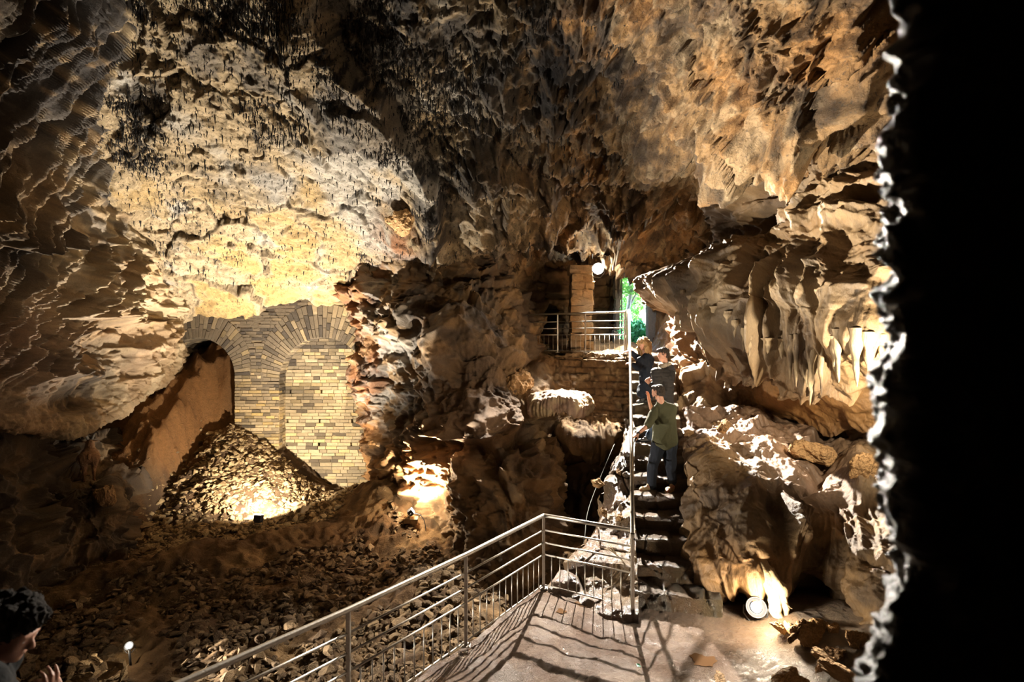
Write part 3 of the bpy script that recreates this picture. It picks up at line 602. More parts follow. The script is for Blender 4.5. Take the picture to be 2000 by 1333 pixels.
gnet = [mrow(800, [1352, 1350, 1400, 1470, 1550, 1640, 1740, 1900], [10.1, 9.8, 9.9, 10.1, 10.2, 10.0, 9.3, 8.3]),
        mrow([852, 852, 846, 836, 832, 846, 850, 850], [1340, 1336, 1400, 1470, 1550, 1640, 1740, 1900], [9.8, 9.2, 9.4, 9.6, 9.7, 9.5, 8.8, 7.8]),
        mrow([872, 872, 868, 862, 860, 868, 865, 865], [1345, 1338, 1400, 1470, 1550, 1640, 1740, 1900], [9.4, 8.5, 8.6, 8.9, 9.1, 9.0, 8.2, 7.3]),
        mrow(903, [1365, 1348, 1405, 1475, 1555, 1640, 1740, 1900], [9.0, 8.2, 7.95, 8.05, 8.15, 8.1, 7.6, 6.9]),
        mrow(935, [1380, 1358, 1408, 1478, 1558, 1640, 1740, 1900], [8.8, 8.0, 7.45, 7.38, 7.42, 7.45, 7.15, 6.5]),
        mrow(960, [1390, 1366, 1410, 1480, 1560, 1640, 1740, 1900], [8.6, 7.8, 7.2, 7.08, 7.1, 7.2, 6.95, 6.3]),
        mrow(1030, [1385, 1362, 1405, 1475, 1550, 1630, 1730, 1900], [8.2, 7.4, 6.9, 6.7, 6.8, 6.8, 6.4, 5.9]),
        mrow(1090, [1385, 1358, 1400, 1470, 1545, 1625, 1725, 1900], [8.0, 7.2, 6.7, 6.5, 6.6, 6.5, 6.1, 5.6]),
        mrow([1140, 1140, 1148, 1140, 1140, 1145, 1150, 1150], [1400, 1372, 1410, 1475, 1545, 1625, 1720, 1900], [7.8, 7.1, 6.6, 6.45, 6.5, 6.4, 5.9, 5.4]),
        mrow([1150, 1150, 1152, 1146, 1165, 1190, 1200, 1200], [1405, 1385, 1415, 1478, 1555, 1630, 1715, 1900], [8, 7.4, 7.1, 7.0, 6.9, 6.4, 5.8, 5.2]),
        mrow([1180, 1180, 1185, 1190, 1215, 1250, 1260, 1260], [1415, 1405, 1430, 1485, 1560, 1640, 1710, 1900], [8.2, 7.6, 7.4, 7.3, 7.0, 6.4, 5.7, 5.1]),
        mrow([1300, 1300, 1300, 1300, 1310, 1330, 1340, 1340], [1415, 1410, 1440, 1490, 1560, 1640, 1710, 1900], [8.2, 7.7, 7.4, 7.3, 7.0, 6.3, 5.6, 5])]
MND, moundX = patch('rock_mound', gnet, 460, 380, mound_disp, mound_col, M['flow'])

# ---- rock ledge at the lower left
def ldg_disp(p, px, py):
    h = .3*fbm(p*.8+81, 4)+.22*(ridged(p*1.3, 4)-.8)+.03*fbm(p*6, 3); f, cr, i = facets(p*.9, .9); h += .25*f
    j = jit(p, 7); h += ledge(px, py, [(-50, 980), (60, 990), (150, 985), (235, 960)], .0, 60, 6, j)
    h += .3*gauss(px, py, 210, 990, 22, 50)+.3*gauss(px, py, 60, 860, 60, 24)+.25*gauss(px, py, 110, 900, 40, 30)
    fl = ridged(np.stack([(p[:, 0]-p[:, 1]*.3)*3, p[:, 2]*.4, p[:, 1]*0], 1), 3); h += .12*(fl-.6)
    h = h*(1-.95*gauss(px, py, 172, 938, 34, 16))
    return h, np.full(len(p), .15), None
def ldg_col(p, px, py, h, cm):
    n = fbm(p*1.3+2, 4); o = np.ones((len(p), 1), F32); return mixc(o*BRN*.45, o*OCH*.6, sstep(-.1, .6, n))
dxx = [-420, -120, 40, 110, 172, 215, 238, 236]
dnet = [zz(dxx, 835, [9.0, 10.0, 11.0, 11.6, 12, 12.4, 12.8, 13]), zz(dxx, [868, 860, 868, 905, 915, 925, 935, 920], [7.6, 8.8, 9.8, 10.9, 11.6, 12.0, 12.4, 12.9]),
        zz(dxx, [900, 900, 905, 938, 944, 945, 960, 940], [7.3, 8.4, 9.4, 10.2, 10.6, 10.7, 11.3, 12.6]), zz(dxx, [960, 960, 965, 970, 975, 970, 990, 960], [7.2, 8.2, 9.0, 9.8, 10.2, 10.3, 10.9, 12.2]),
        zz(dxx, 1040, [6.8, 7.8, 8.8, 9.5, 9.9, 10.1, 10.6, 11.6]), zz(dxx, 1120, [6.4, 7.4, 8.3, 9.0, 9.4, 9.7, 10.2, 11]), zz(dxx, 1220, [6, 7, 7.8, 8.3, 8.8, 9.2, 9.8, 10.6])]
LDG, _x = patch('rock_ledge', dnet, 260, 260, ldg_disp, ldg_col, M['rock'])

# ---- near rock beside the camera at the right
def near_disp(p, px, py):
    return .035*fbm(p*2.5+3, 4)+.035*(ridged(p*7, 4)-.7)+.008*fbm(p*22, 3), np.full(len(p), .6), None
def near_col(p, px, py, h, cm):
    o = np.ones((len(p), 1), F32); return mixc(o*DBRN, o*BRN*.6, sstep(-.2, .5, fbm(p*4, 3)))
ys = [-350, -100, 60, 130, 200, 300, 400, 480, 560, 640, 720, 800, 900, 1000, 1100, 1200, 1333, 1600]
xs = [1790, 1770, 1764, 1768, 1752, 1760, 1764, 1742, 1736, 1738, 1742, 1744, 1756, 1764, 1762, 1730, 1704, 1660]
onet = [[(x+130, y, 1.9), (x+24, y, 1.3), (x+2, y, 1.06), (x+12, y, 1.0), (x+80, y, .97), (x+330, y, .93), (x+700, y, .92)] for x, y in zip(xs, ys)]
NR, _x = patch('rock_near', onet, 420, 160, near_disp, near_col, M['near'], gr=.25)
# ================================================================ floor, platform, stairs, masonry
def g2(x, y, cx, cy, rx, ry, a=0):
    c, s = math.cos(math.radians(a)), math.sin(math.radians(a)); u = (x-cx)*c+(y-cy)*s; v = -(x-cx)*s+(y-cy)*c
    return np.exp(-(u/rx)**2-(v/ry)**2)
def floor_base(x, y):
    z = np.full(np.shape(x), -1.0)
    z = z+.15*sstep(8, 12, y)
    cone = 1.2-.80*np.hypot(x+7.5, (y-14.2)*1.0); z = np.maximum(z, np.where(x < 0, cone, -9))
    tb = sstep(13.7, 14.7, y); fade = tb*sstep(-6.4, -7.2, x)+(1-tb)*sstep(-7.8, -8.8, x); sl = np.minimum(.45+(y-12.0)*.95-.10*np.abs(x+9.4), 3.0+.25*np.sin(x*2.1))*fade-1.4*(1-fade)
    z = np.maximum(z, sl)
    z = z+.80*g2(x, y, -3.05, 12.5, 1.3, 1.1)+.25*g2(x, y, -2.2, 11.2, .9, .7)+.3*g2(x, y, -5.2, 10.4, 1.8, .55, 25)+.22*g2(x, y, -7, 9, 2, .5, 28)
    z = z+.5*sstep(-7.8, -9.5, x)*sstep(12, 9, y)+.35*g2(x, y, -1.2, 8.6, .9, .8)
    z = z-2.2*g2(x, y, 1.1, 8.7, .8, .95)-.3*sstep(8, 4, y)
    return z
def floor_z(x, y):
    x = np.asarray(x, float); y = np.asarray(y, float)
    p = np.stack([x, y, 0*x], -1).reshape(-1, 3)
    n = .12*fbm(p*.9+3, 4)+.05*fbm(p*3.5+9, 3)+.03*(ridged(p*2.4, 3)-.7)
    n = n+sstep(-7.0, -8.2, p[:, 0])*sstep(11.5, 12.5, p[:, 1])*(.22*(ridged(p*1.6+8, 4)-.7)+.10*fbm(p*3.1+2, 4))
    return floor_base(x, y)+n.reshape(np.shape(x))
def stone_zone(x, y):                   # where loose stones lie thick
    p = np.stack([x, y, 0*x], -1).reshape(-1, 3); n = fbm(p*.7+23, 3).reshape(np.shape(x))
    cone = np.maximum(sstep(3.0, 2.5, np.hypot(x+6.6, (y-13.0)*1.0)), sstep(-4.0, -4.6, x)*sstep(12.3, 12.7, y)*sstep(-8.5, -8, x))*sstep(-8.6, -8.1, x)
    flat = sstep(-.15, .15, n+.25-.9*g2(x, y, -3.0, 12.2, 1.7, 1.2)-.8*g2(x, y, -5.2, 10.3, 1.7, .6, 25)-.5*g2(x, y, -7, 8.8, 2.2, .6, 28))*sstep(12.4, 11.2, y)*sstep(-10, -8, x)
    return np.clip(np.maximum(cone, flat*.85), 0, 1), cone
gx = np.linspace(-14, 3.4, 520); gy = np.concatenate([np.linspace(1.0, 14.4, 420), np.linspace(14.45, 18.4, 70)])
GX, GY = np.meshgrid(gx, gy); p2 = np.stack([GX, GY, 0*GX], -1).reshape(-1, 3)
GZ = floor_z(GX, GY)+(.02*fbm(p2*9, 3)+.05*(ridged(p2*3.7, 4)-.7)+.04*(.5-voro(p2*5)[0])).reshape(GX.shape)
nn = fbm(p2*.8+4, 4); o1 = np.ones((len(p2), 1), F32); sz, cz = stone_zone(GX.ravel(), GY.ravel())
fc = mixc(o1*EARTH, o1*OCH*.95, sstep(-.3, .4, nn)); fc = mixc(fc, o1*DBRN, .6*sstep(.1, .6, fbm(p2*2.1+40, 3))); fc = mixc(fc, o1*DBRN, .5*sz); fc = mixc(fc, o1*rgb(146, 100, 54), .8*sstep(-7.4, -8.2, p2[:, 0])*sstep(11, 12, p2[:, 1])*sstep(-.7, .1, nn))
FLOOR = mesh_np('floor', np.stack([GX, GY, GZ], -1).reshape(-1, 3), gridfaces(len(gy), len(gx)), M['earth'], fc); FLOOR['kind'] = 'structure'

# ---- viewing platform (wet rock slab)
def xl(y): return np.where(y < 6.94, .36+(y-6.94)*.715, .36+(y-6.94)*2.2)
pv = np.concatenate([np.linspace(.8, 7.3, 420)]); uu = np.concatenate([[-.004, -.003, -.0015], np.linspace(0, 1, 460)**1.15])
Yp, Up = np.meshgrid(pv, uu, indexing='ij'); X0 = xl(Yp); X1 = np.full_like(X0, 5.2)
Xp = X0+np.clip(Up, 0, 1)*(X1-X0)
pq = np.stack([Xp, Yp, 0*Xp], -1).reshape(-1, 3)
rise = .55*sstep(3.1, 2.5, Yp)
slope = .5*sstep(.0, 1.6, Xp-(2.35+.0*Yp))*sstep(7.0, 5.5, Yp)*(.6+.4*fbm(pq*1.1, 3).reshape(Xp.shape))
jn, cr, ci = facets(pq*.75+np.array([3, 2, .5]), .25)
Zp = .035*fbm(pq*1.3, 4).reshape(Xp.shape)+.014*fbm(pq*4, 4).reshape(Xp.shape)+.005*ridged(pq*9, 3).reshape(Xp.shape)+.004*jn.reshape(Xp.shape)-.006*sstep(.02, 0, cr).reshape(Xp.shape)+rise+slope-.03
Zp = np.where(Up < -.0035, -2.2, np.where(Up < -.002, -.6, np.where(Up < 0, -.08, Zp)))
Xp = np.where(Up < 0, X0+.03*fbm(pq*3, 3).reshape(Xp.shape)-.03*(Up < -.002), Xp)
PUD = [(1142, 1175, .13, .07, -.5), (1096, 1191, .06, .05, 0), (1372, 1285, .13, .10, .3)]; PZ = []
for a_, b_, r1_, r2_, an_ in PUD:       # shallow hollows that hold the water
    q_ = P(a_, b_, CAMZ/((b_-CY)/FPX)); ix = np.argmin((Xp-q_[0])**2+(Yp-q_[1])**2+(Up < .001)*9); z0 = Zp.ravel()[ix]
    g_ = np.exp(-(((Xp-q_[0])/(r1_*1.9))**4+((Yp-q_[1])/(r1_*1.9))**4)); Zp = np.where(Up >= .001, Zp*(1-g_)+(z0-.004+.25*(Zp-z0))*g_, Zp); PZ.append((q_[0], q_[1], z0+.001))
o2 = np.ones((len(pq), 1), F32); npf = fbm(pq*1.4, 4)
pc = mixc(o2*rgb(164, 138, 122), o2*rgb(204, 178, 160), sstep(-.3, .4, npf)); pc = mixc(pc, o2*OCH*.8, np.clip(sstep(2.2, 3.0, pq[:, 0])*.8, 0, 1)*.8); pc = mixc(pc, o2*BRN, .5*sstep(.2, .6, fbm(pq*3+8, 3)))
wetp = np.clip(.55+.6*fbm(pq*2+5, 3), 0, 1)*sstep(3.4, 2.3, pq[:, 0])
PLAT = mesh_np('floor_platform', np.stack([Xp, Yp, Zp], -1).reshape(-1, 3), gridfaces(len(pv), len(uu)), M['platform'], pc, True, None, wetp); PLAT['kind'] = 'structure'

# ---- stone ramp and lumpy flank left of the stairs
def ramp_disp(p, px, py):
    f, cr, i = facets(p*1.3+4, .5); h = (.06*f-.03*sstep(.06, 0, cr)+.05*fbm(p*2.2+7, 4))*sstep(1190, 1130, py)+.015*fbm(p*9, 3)
    h += ledge(px, py, [(1090, 1106), (1150, 1104), (1225, 1112)], .09, 25, 4, jit(p, 4))+.12*gauss(px, py, 1215, 985, 12, 12)+.12*gauss(px, py, 1185, 935, 16, 18)
    return h, np.full(len(p), .4), None
def ramp_col(p, px, py, h, cm):
    o = np.ones((len(p), 1), F32); n = fbm(p*1.7, 4); c = mixc(o*PINK, o*TAN, sstep(-.3, .4, n)); c = mixc(c, o*BRN, sstep(1010, 930, py)*.8); return mixc(c, o*DBRN, .5*sstep(.2, .6, fbm(p*3+8, 3)))
rp = [zz([1232, 1224, 1226, 1233, 1240], 820, [11, 9.7, 9.5, 9.4, 9.4]), zz([1230, 1216, 1222, 1232, 1240], 870, [10.5, 9.2, 9.0, 8.95, 8.9]), zz([1225, 1202, 1214, 1230, 1240], 920, [10, 8.8, 8.55, 8.5, 8.45]),
      zz([1215, 1178, 1200, 1226, 1241], 970, [9.6, 8.5, 8.2, 8.1, 8.05]), zz([1205, 1174, 1196, 1225, 1242], 1005, [9.2, 8.2, 7.9, 7.75, 7.7]), zz([1200, 1162, 1190, 1222, 1242], 1040, [8.9, 7.9, 7.6, 7.45, 7.35]),
      zz([1170, 1128, 1165, 1212, 1243], 1080, [8.6, 7.5, 7.25, 7.1, 7.0]), zz([1140, 1096, 1140, 1200, 1244], 1115, [8.2, 7.25, 7.05, 6.85, 6.7]), zz([1110, 1070, 1120, 1190, 1246], 1150, [8, 7.02, 6.85, 6.65, 6.5]), zz([1110, 1056, 1110, 1185, 1247], 1200, [8, 6.9, 6.6, 6.3, 6.15]), zz([1110, 1050, 1105, 1180, 1248], 1240, [8, 6.75, 6.45, 6.22, 6.12])]
RMP, _x = patch('rock_ramp', rp, 260, 150, ramp_disp, ramp_col, M['platform'])
# drop from the ramp edge down into the pit
edge = [(r[1][0], r[1][1], r[1][2]) for r in rp]
fl = [[(e[0], e[1], e[2]) for e in edge], [(e[0]-6, e[1]+30, e[2]+.1) for e in edge], [(e[0]-10, e[1]+120, e[2]+.3) for e in edge], [(e[0]+10, e[1]+320, e[2]+.3) for e in edge]]
FLK, _x = patch('rock_flank', fl, 110, 150, lambda p, a, b: (.1*fbm(p*1.7, 4)+.08*(ridged(np.stack([p[:, 0]*3, p[:, 1]*3, p[:, 2]*.5], 1), 3)-.6), np.full(len(p), .2), None), lambda p, a, b, h, c: mixc(np.tile(OCH*.8, (len(p), 1)), np.tile(BRN*.8, (len(p), 1)), sstep(-.2, .4, fbm(p*1.5, 3))), M['flow'])

# ---- stairs: each step its own block, running straight away from the camera
sdir = np.array([.2345, 1.0, 0]); sdir /= np.linalg.norm(sdir); sright = np.array([sdir[1], -sdir[0], 0])
NST, RISE = 16, .19
def step_front(k): return 6.47+.37*(k-1)
def step_z(k): return RISE*k
STAIR = empty('stone_staircase', (1.9, 6.5, 0)); STAIR['kind'] = 'structure'
tag(STAIR, 'rough stone staircase climbing from the platform to the landing', 'stairs')
rs = np.random.default_rng(3)
for k in range(1, NST+1):
    d0 = step_front(k); z1 = step_z(k); nu_, nv_ = 70, 34
    prof = np.array([(0.0, -.55), (0.0, -.3), (.0, -.12), (-.006, -.03), (.012, -.004), (.06, 0), (.2, .004), (.36, .0), (.5, -.01), (.8, -.05)])
    pr = crom(prof, nv_); wd = .86+.25*sstep(11, 12, d0)+(.2 if k == 1 else .08 if k == 2 else 0)
    a = np.linspace(-.045, wd, nu_)
    Vx = np.array([.2365*d0, d0, z1])[None, None]+sdir[None, None]*pr[:, None, 0:1]+sright[None, None]*a[None, :, None]+np.array([0, 0, 1.])[None, None]*pr[:, None, 1:2]
    p = Vx.reshape(-1, 3); nrm = grid_normals(Vx, (0, 0, 8.)).reshape(-1, 3)
    sp = p.copy(); f, cr, ci = facets(sp*np.array([2.3, 1.6, 3.2])+k*3.7, .25)
    hh = .022*fbm(p*4+k, 4)+.012*ridged(p*np.array([4, 4, 14.]), 3)+.03*f-.025*sstep(.07, 0, cr)+.03*perlin(p*1.9+k)
    p = p+nrm*hh[:, None]
    o3 = np.ones((len(p), 1), F32); c = mixc(o3*rgb(140, 112, 84), o3*BRN*.9, sstep(-.3, .4, fbm(p*2.1, 3))); c = mixc(c, o3*rgb(96, 96, 64), .35*sstep(.1, .5, fbm(p*1.4+31, 3)))
    mesh_np('step', p, gridfaces(nv_, nu_), M['platform'], c, True, STAIR, np.full(len(p), .35)).matrix_parent_inverse = Matrix.Translation(-Vector(STAIR.location))

# ---- cave hull behind everything (closed except for the way out)
def hull():
    def pl(o, u, v, n, hole=None):
        a = np.linspace(0, 1, n); U, Vv = np.meshgrid(a, a, indexing='ij')
        Q = np.array(o)+U[..., None]*np.array(u)+Vv[..., None]*np.array(v); q = Q.reshape(-1, 3)
        q = q+.35*np.stack([perlin(q*.5), perlin(q*.5+7), perlin(q*.5+17)], 1)
        keep = None
        if hole is not None:
            k = ~hole(q).reshape(n, n); keep = k[:-1, :-1] & k[1:, :-1] & k[:-1, 1:] & k[1:, 1:]
        return q, gridfaces(n, n, keep)
    vs, fs, b = [], [], 0
    x0, x1, y0, y1, z0, z1 = -16, 10.5, -6, 18.8, -4.5, 13
    for o, u, v, hl in (((x0, y0, z0), (x1-x0, 0, 0), (0, 0, z1-z0), None), ((x0, y1, z0), (x1-x0, 0, 0), (0, 0, z1-z0), lambda q: (abs(q[:, 0]-4.2) < 1.3) & (q[:, 2] > 2.2) & (q[:, 2] < 6.6)), ((x0, y0, z0), (0, y1-y0, 0), (0, 0, z1-z0), None),
                        ((x1, y0, z0), (0, y1-y0, 0), (0, 0, z1-z0), None), ((x0, y0, z0), (x1-x0, 0, 0), (0, y1-y0, 0), None), ((x0, y0, z1), (x1-x0, 0, 0), (0, y1-y0, 0), None)):
        q, f = pl(o, u, v, 90, hl); vs.append(q); fs.append(f+b); b += len(q)
    # passage walls from the alcove to the outside
    def strip(pts0, pts1):
        nonlocal b
        A = np.array([crom(np.array(pts0, float), 30), crom(np.array(pts1, float), 30)]); A = crom(A, 16); q = A.reshape(-1, 3); q = q+.06*np.stack([perlin(q*2), perlin(q*2+7), perlin(q*2+17)], 1)
        vs.append(q); fs.append(gridfaces(16, 30)+b); b += len(q)
    strip([(2.9, 14.9, 2.4), (2.9, 14.9, 5.9)], [(3.1, 19.2, 2.4), (3.1, 19.2, 6.8)])
    strip([(4.25, 14.9, 2.4), (4.25, 14.9, 5.9)], [(5.4, 19.2, 2.4), (5.4, 19.2, 6.8)])
    strip([(2.7, 14.9, 5.5), (4.5, 14.9, 5.5)], [(2.9, 19.2, 6.4), (5.6, 19.2, 6.4)])
    strip([(2.7, 14.7, 3.0), (4.5, 14.7, 3.0)], [(2.9, 19.2, 3.02), (5.6, 19.2, 3.02)])
    q = np.concatenate(vs); c = np.tile(BRN*.7, (len(q), 1))
    o = mesh_np('wall_outer_rock', q, np.concatenate(fs), M['rock'], c); o['kind'] = 'structure'
hull()

# ---- brick arcade
YW = 14.0
def wx(px): return (px-CX)*YW/FPX
def wz(py): return CAMZ-(py-CY)*YW/FPX
class Bricks:
    def __init__(s): s.v, s.f, s.c, s.n = [], [], [], 0
    def hexa(s, c8, col):               # 8 corners: 4 front, 4 back
        b = s.n; s.v.append(np.array(c8)); s.n += 8
        s.f += [(b, b+1, b+2, b+3), (b+7, b+6, b+5, b+4), (b, b+4, b+5, b+1), (b+1, b+5, b+6, b+2), (b+2, b+6, b+7, b+3), (b+3, b+7, b+4, b)]
        s.c += [col]*8
    def brick(s, x0, x1, z0, z1, y, dep, col, g=.0055):
        y = y+rb.normal()*.008; e = lambda: rb.normal()*.0035
        q = [(x0+g+e(), z0+g+e()), (x1-g+e(), z0+g+e()), (x1-g+e(), z1-g+e()), (x0+g+e(), z1-g+e())]
        s.bevel(q, y, dep, col)
    def bevel(s, q, y, dep, col, bv=.007):
        cx = sum(a[0] for a in q)/4; cz = sum(a[1] for a in q)/4; b = s.n
        def sh(a, k): 
            L = math.hypot(a[0]-cx, a[1]-cz)+1e-6; t = max(0, 1-k*1.35/L); return (cx+(a[0]-cx)*t, cz+(a[1]-cz)*t)
        s.v.append(np.array([(sh(a, bv)[0], y+rb.normal()*.002, sh(a, bv)[1]) for a in q]+[(a[0], y+bv, a[1]) for a in q]+[(a[0], y+dep, a[1]) for a in q])); s.n += 12
        for k in range(4):
            j = (k+1) % 4; s.f += [(b+k, b+j, b+4+j, b+4+k), (b+4+k, b+4+j, b+8+j, b+8+k)]
        s.f.append((b+3, b+2, b+1, b)); s.c += [col]*12
    def build(s, name, parent):
        return mesh_np(name, np.concatenate(s.v), np.array(s.f), M['brick'], np.array(s.c, F32), False, parent)
rb = np.random.default_rng(8)
def bcol(x, z, pale=0.):
    px, py = CX+x*FPX/YW, CY-(z-CAMZ)*FPX/YW
    p = np.array([[x*.9, 3., z*.9]]); n = float(fbm(p, 3)[0]); t = rb.random()
    c = rgb(200, 172, 126)*(1-t*.7)+rgb(170, 152, 124)*t*.7
    if rb.random() < .18: c = rgb(208, 176, 114)
    if pale: c = c*(1-pale)+rgb(216, 198, 160)*pale
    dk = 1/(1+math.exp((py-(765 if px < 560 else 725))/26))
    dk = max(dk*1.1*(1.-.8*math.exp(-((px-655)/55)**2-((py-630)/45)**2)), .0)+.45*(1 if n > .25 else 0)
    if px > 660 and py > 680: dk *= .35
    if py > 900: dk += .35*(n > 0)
    g = rgb(100, 87, 70) if rb.random() < .75 else rgb(70, 61, 51)
    dk = min(1, max(0, dk+rb.normal()*.22))
    if rb.random() < .08: dk = .85
    return c*(1-dk)+g*dk
AL = (wx(385), wz(734), wx(458)-wx(385)); AR = (wx(630), wz(745), wx(715)-wx(630))   # centre x, spring z, radius
def ringw(A, th): s = max(0, math.sin(th)); return (.42+.52*s if A is AR else .40+.34*s)
def excl(zc):
    out = []
    for A in (AL, AR):
        cx, zs, R = A
        if zc < zs: out.append((cx-R, cx+R))
        else:
            dz = zc-zs; best = 0
            for th in np.linspace(0.02, math.pi/2, 60):
                r = R+ringw(A, th); z = zs+r*math.sin(th); x = r*math.cos(th)
                if z >= dz+zs: best = max(best, x)
            if best > 0: out.append((cx-best, cx+best))
    return out
ARC = empty('brick_arcade', (wx(545), YW, -.8)); tag(ARC, 'old stone brick wall with one open and one bricked up arch under the rock ceiling', 'wall', None, 'structure')
B = Bricks(); z = -1.3; hcs = .086
while z < 4.75:
    hc = hcs*(1+rb.normal()*.08); ex = sorted(excl(z+hc/2)); x = wx(280); segs = []; lo = x
    for a, b in ex:
        if a > lo: segs.append((lo, a))
        lo = max(lo, b)
    if lo < wx(790): segs.append((lo, wx(790)))
    for a, b in segs:
        if b-a < .03: continue
        x = a; first = True
        while x < b-.02:
            L = rb.uniform(.17, .36)*(rb.uniform(.4, 1) if first else 1); first = False
            x2 = min(b, x+L)
            if b-x2 < .07: x2 = b
            B.brick(x, x2, z, z+hc, YW, .2, bcol((x+x2)/2, z)); x = x2
    z += hc
for A in (AL, AR):                      # voussoirs
    cx, zs, R = A
    n = int(math.pi*(R+.3)/.105)
    for k in range(n):
        t0, t1 = math.pi*k/n, math.pi*(k+1)/n; tm = (t0+t1)/2; w = ringw(A, tm); r = R
        cuts = [R]
        while cuts[-1] < R+w-.12: cuts.append(min(R+w, cuts[-1]+rb.uniform(.2, .42)))
        cuts[-1] = R+w
        for r0, r1 in zip(cuts[:-1], cuts[1:]):
            g = .006; q = []
            for rr, tt in ((r0+g, t0), (r0+g, t1), (r1-g, t1), (r1-g, t0)):
                dt = g/rr*(1 if tt == t0 else -1); q.append((cx+rr*math.cos(tt+dt), zs+rr*math.sin(tt+dt)))
            q = q[::-1]
            B.bevel(q, YW+rb.normal()*.006-.006, .22, bcol(cx+(r0+r1)/2*math.cos(tm), zs+(r0+r1)/2*math.sin(tm)))
b1 = B.build('arch_front', ARC)
# soffits and reveals of both arches (courses running back into the wall)
B = Bricks()
for A, dep in ((AL, 3.2), (AR, .42)):
    cx, zs, R = A; n = int(math.pi*R/.09); y = YW+.02
    path = [(cx+R, zz_) for zz_ in np.arange(-1.2, zs, .088)]+[(cx+R*math.cos(t), zs+R*math.sin(t)) for t in np.linspace(0, math.pi, n)]+[(cx-R, zz_) for zz_ in np.arange(-1.2, zs, .088)[::-1]]
    for (xa, za), (xb, zb) in zip(path[:-1], path[1:]):
        nx, nz = -(zb-za), xb-xa; L = math.hypot(nx, nz)+1e-9; nx, nz = -nx/L, -nz/L
        if (nx*(cx-xa)+nz*(zs-za)) > 0 and za > zs: nx, nz = -nx, -nz
        if za <= zs: nx, nz = (1, 0) if xa > cx else (-1, 0)
        yy = YW+.015
        while yy < YW+dep:
            L2 = rb.uniform(.18, .34); y2 = min(YW+dep, yy+L2); t = .006; dd = rb.normal()*.004
            q0 = np.array([xa+nx*dd, 0, za+nz*dd]); q1 = np.array([xb+nx*dd, 0, zb+nz*dd]); o_ = np.array([nx*.12, 0, nz*.12]); e_ = (q1-q0)*.06
            c8 = [q0+e_+[0, yy+t, 0], q1-e_+[0, yy+t, 0], q1-e_+[0, y2-t, 0], q0+e_+[0, y2-t, 0]]
            B.hexa(c8+[c+o_ for c in c8], bcol(xa, za, .25)*(1.0)); yy = y2
b2 = B.build('arch_soffit', ARC)
# infill of the right arch with weep slots
B = Bricks(); slots = [(567, 767), (628, 767), (691, 767), (561, 821), (624, 821), (688, 821), (559, 868), (623, 868), (686, 868)]
yi = YW+.4; sc = yi/YW
sl = [((px-CX)*yi/FPX, CAMZ-(py-CY)*yi/FPX) for px, py in slots]
z = -1.3
while z < AR[1]+AR[2]+.05:
    hc = .093*(1+rb.normal()*.08); zc = z+hc/2
    hw = AR[2]+.06 if zc < AR[1] else math.sqrt(max(0, (AR[2]+.06)**2-(zc-AR[1])**2))
    if hw > .05:
        cuts = [AR[0]-hw, AR[0]+hw]; hol = []
        for sx, szz in sl:
            if abs(szz-zc) < hc*.55+.02: hol.append(sx)
        segs = []; lo = cuts[0]
        for sx in sorted(hol):
            if cuts[0] < sx < cuts[1]: segs.append((lo, sx-.022)); lo = sx+.022
        segs.append((lo, cuts[1]))
        for a, b in segs:
            x = a
            while x < b-.01:
                x2 = min(b, x+rb.uniform(.16, .38)); x2 = b if b-x2 < .07 else x2
                B.brick(x, x2, z, z+hc, yi, .16, bcol((x+x2)/2/sc, (zc-CAMZ)/sc+CAMZ, .3), .0045); x = x2
    z += hc
b3 = B.build('arch_infill', ARC)
# mortar bed behind the faces
def mortar():
    xsg = np.arange(wx(280), wx(790), .05); zsg = np.arange(-1.3, 4.8, .05); Xm, Zm = np.meshgrid(xsg, zsg)
    V = np.stack([Xm, np.full_like(Xm, YW+.018), Zm], -1)
    inside = np.zeros(Xm.shape, bool)
    for A in (AL, AR):
        inside |= (np.abs(Xm-A[0]) < A[2]+.02) & ((Zm < A[1]) | (np.hypot(Xm-A[0], Zm-A[1]) < A[2]+.02))
    k = ~inside; keep = k[:-1, :-1] & k[1:, :-1] & k[:-1, 1:] & k[1:, 1:]
    q = V.reshape(-1, 3); f1 = gridfaces(len(zsg), len(xsg), keep)
    Xi = (xsg-AR[0])*sc+AR[0]; X2, Z2 = np.meshgrid(np.linspace(AR[0]-AR[2]-.1, AR[0]+AR[2]+.1, 110), np.linspace(-1.3, AR[1]+AR[2]+.1, 200))
    V2 = np.stack([X2, np.full_like(X2, yi+.02), Z2], -1).reshape(-1, 3); hm = np.zeros(len(V2), bool)
    for sx, szz in sl: hm |= (np.abs(V2[:, 0]-sx) < .032) & (np.abs(V2[:, 2]-szz) < .075)
    k = ~hm.reshape(X2.shape); keep2 = k[:-1, :-1] & k[1:, :-1] & k[:-1, 1:] & k[1:, 1:]
    f2 = gridfaces(200, 110, keep2)+len(q); q = np.concatenate([q, V2])
    return mesh_np('mortar_bed', q, np.concatenate([f1, f2]), M['brick'], np.tile(rgb(112, 98, 78), (len(q), 1)), True, ARC)
b4 = mortar()
for b_ in (b1, b2, b3, b4): b_.matrix_parent_inverse = Matrix.Translation(-Vector(ARC.location))

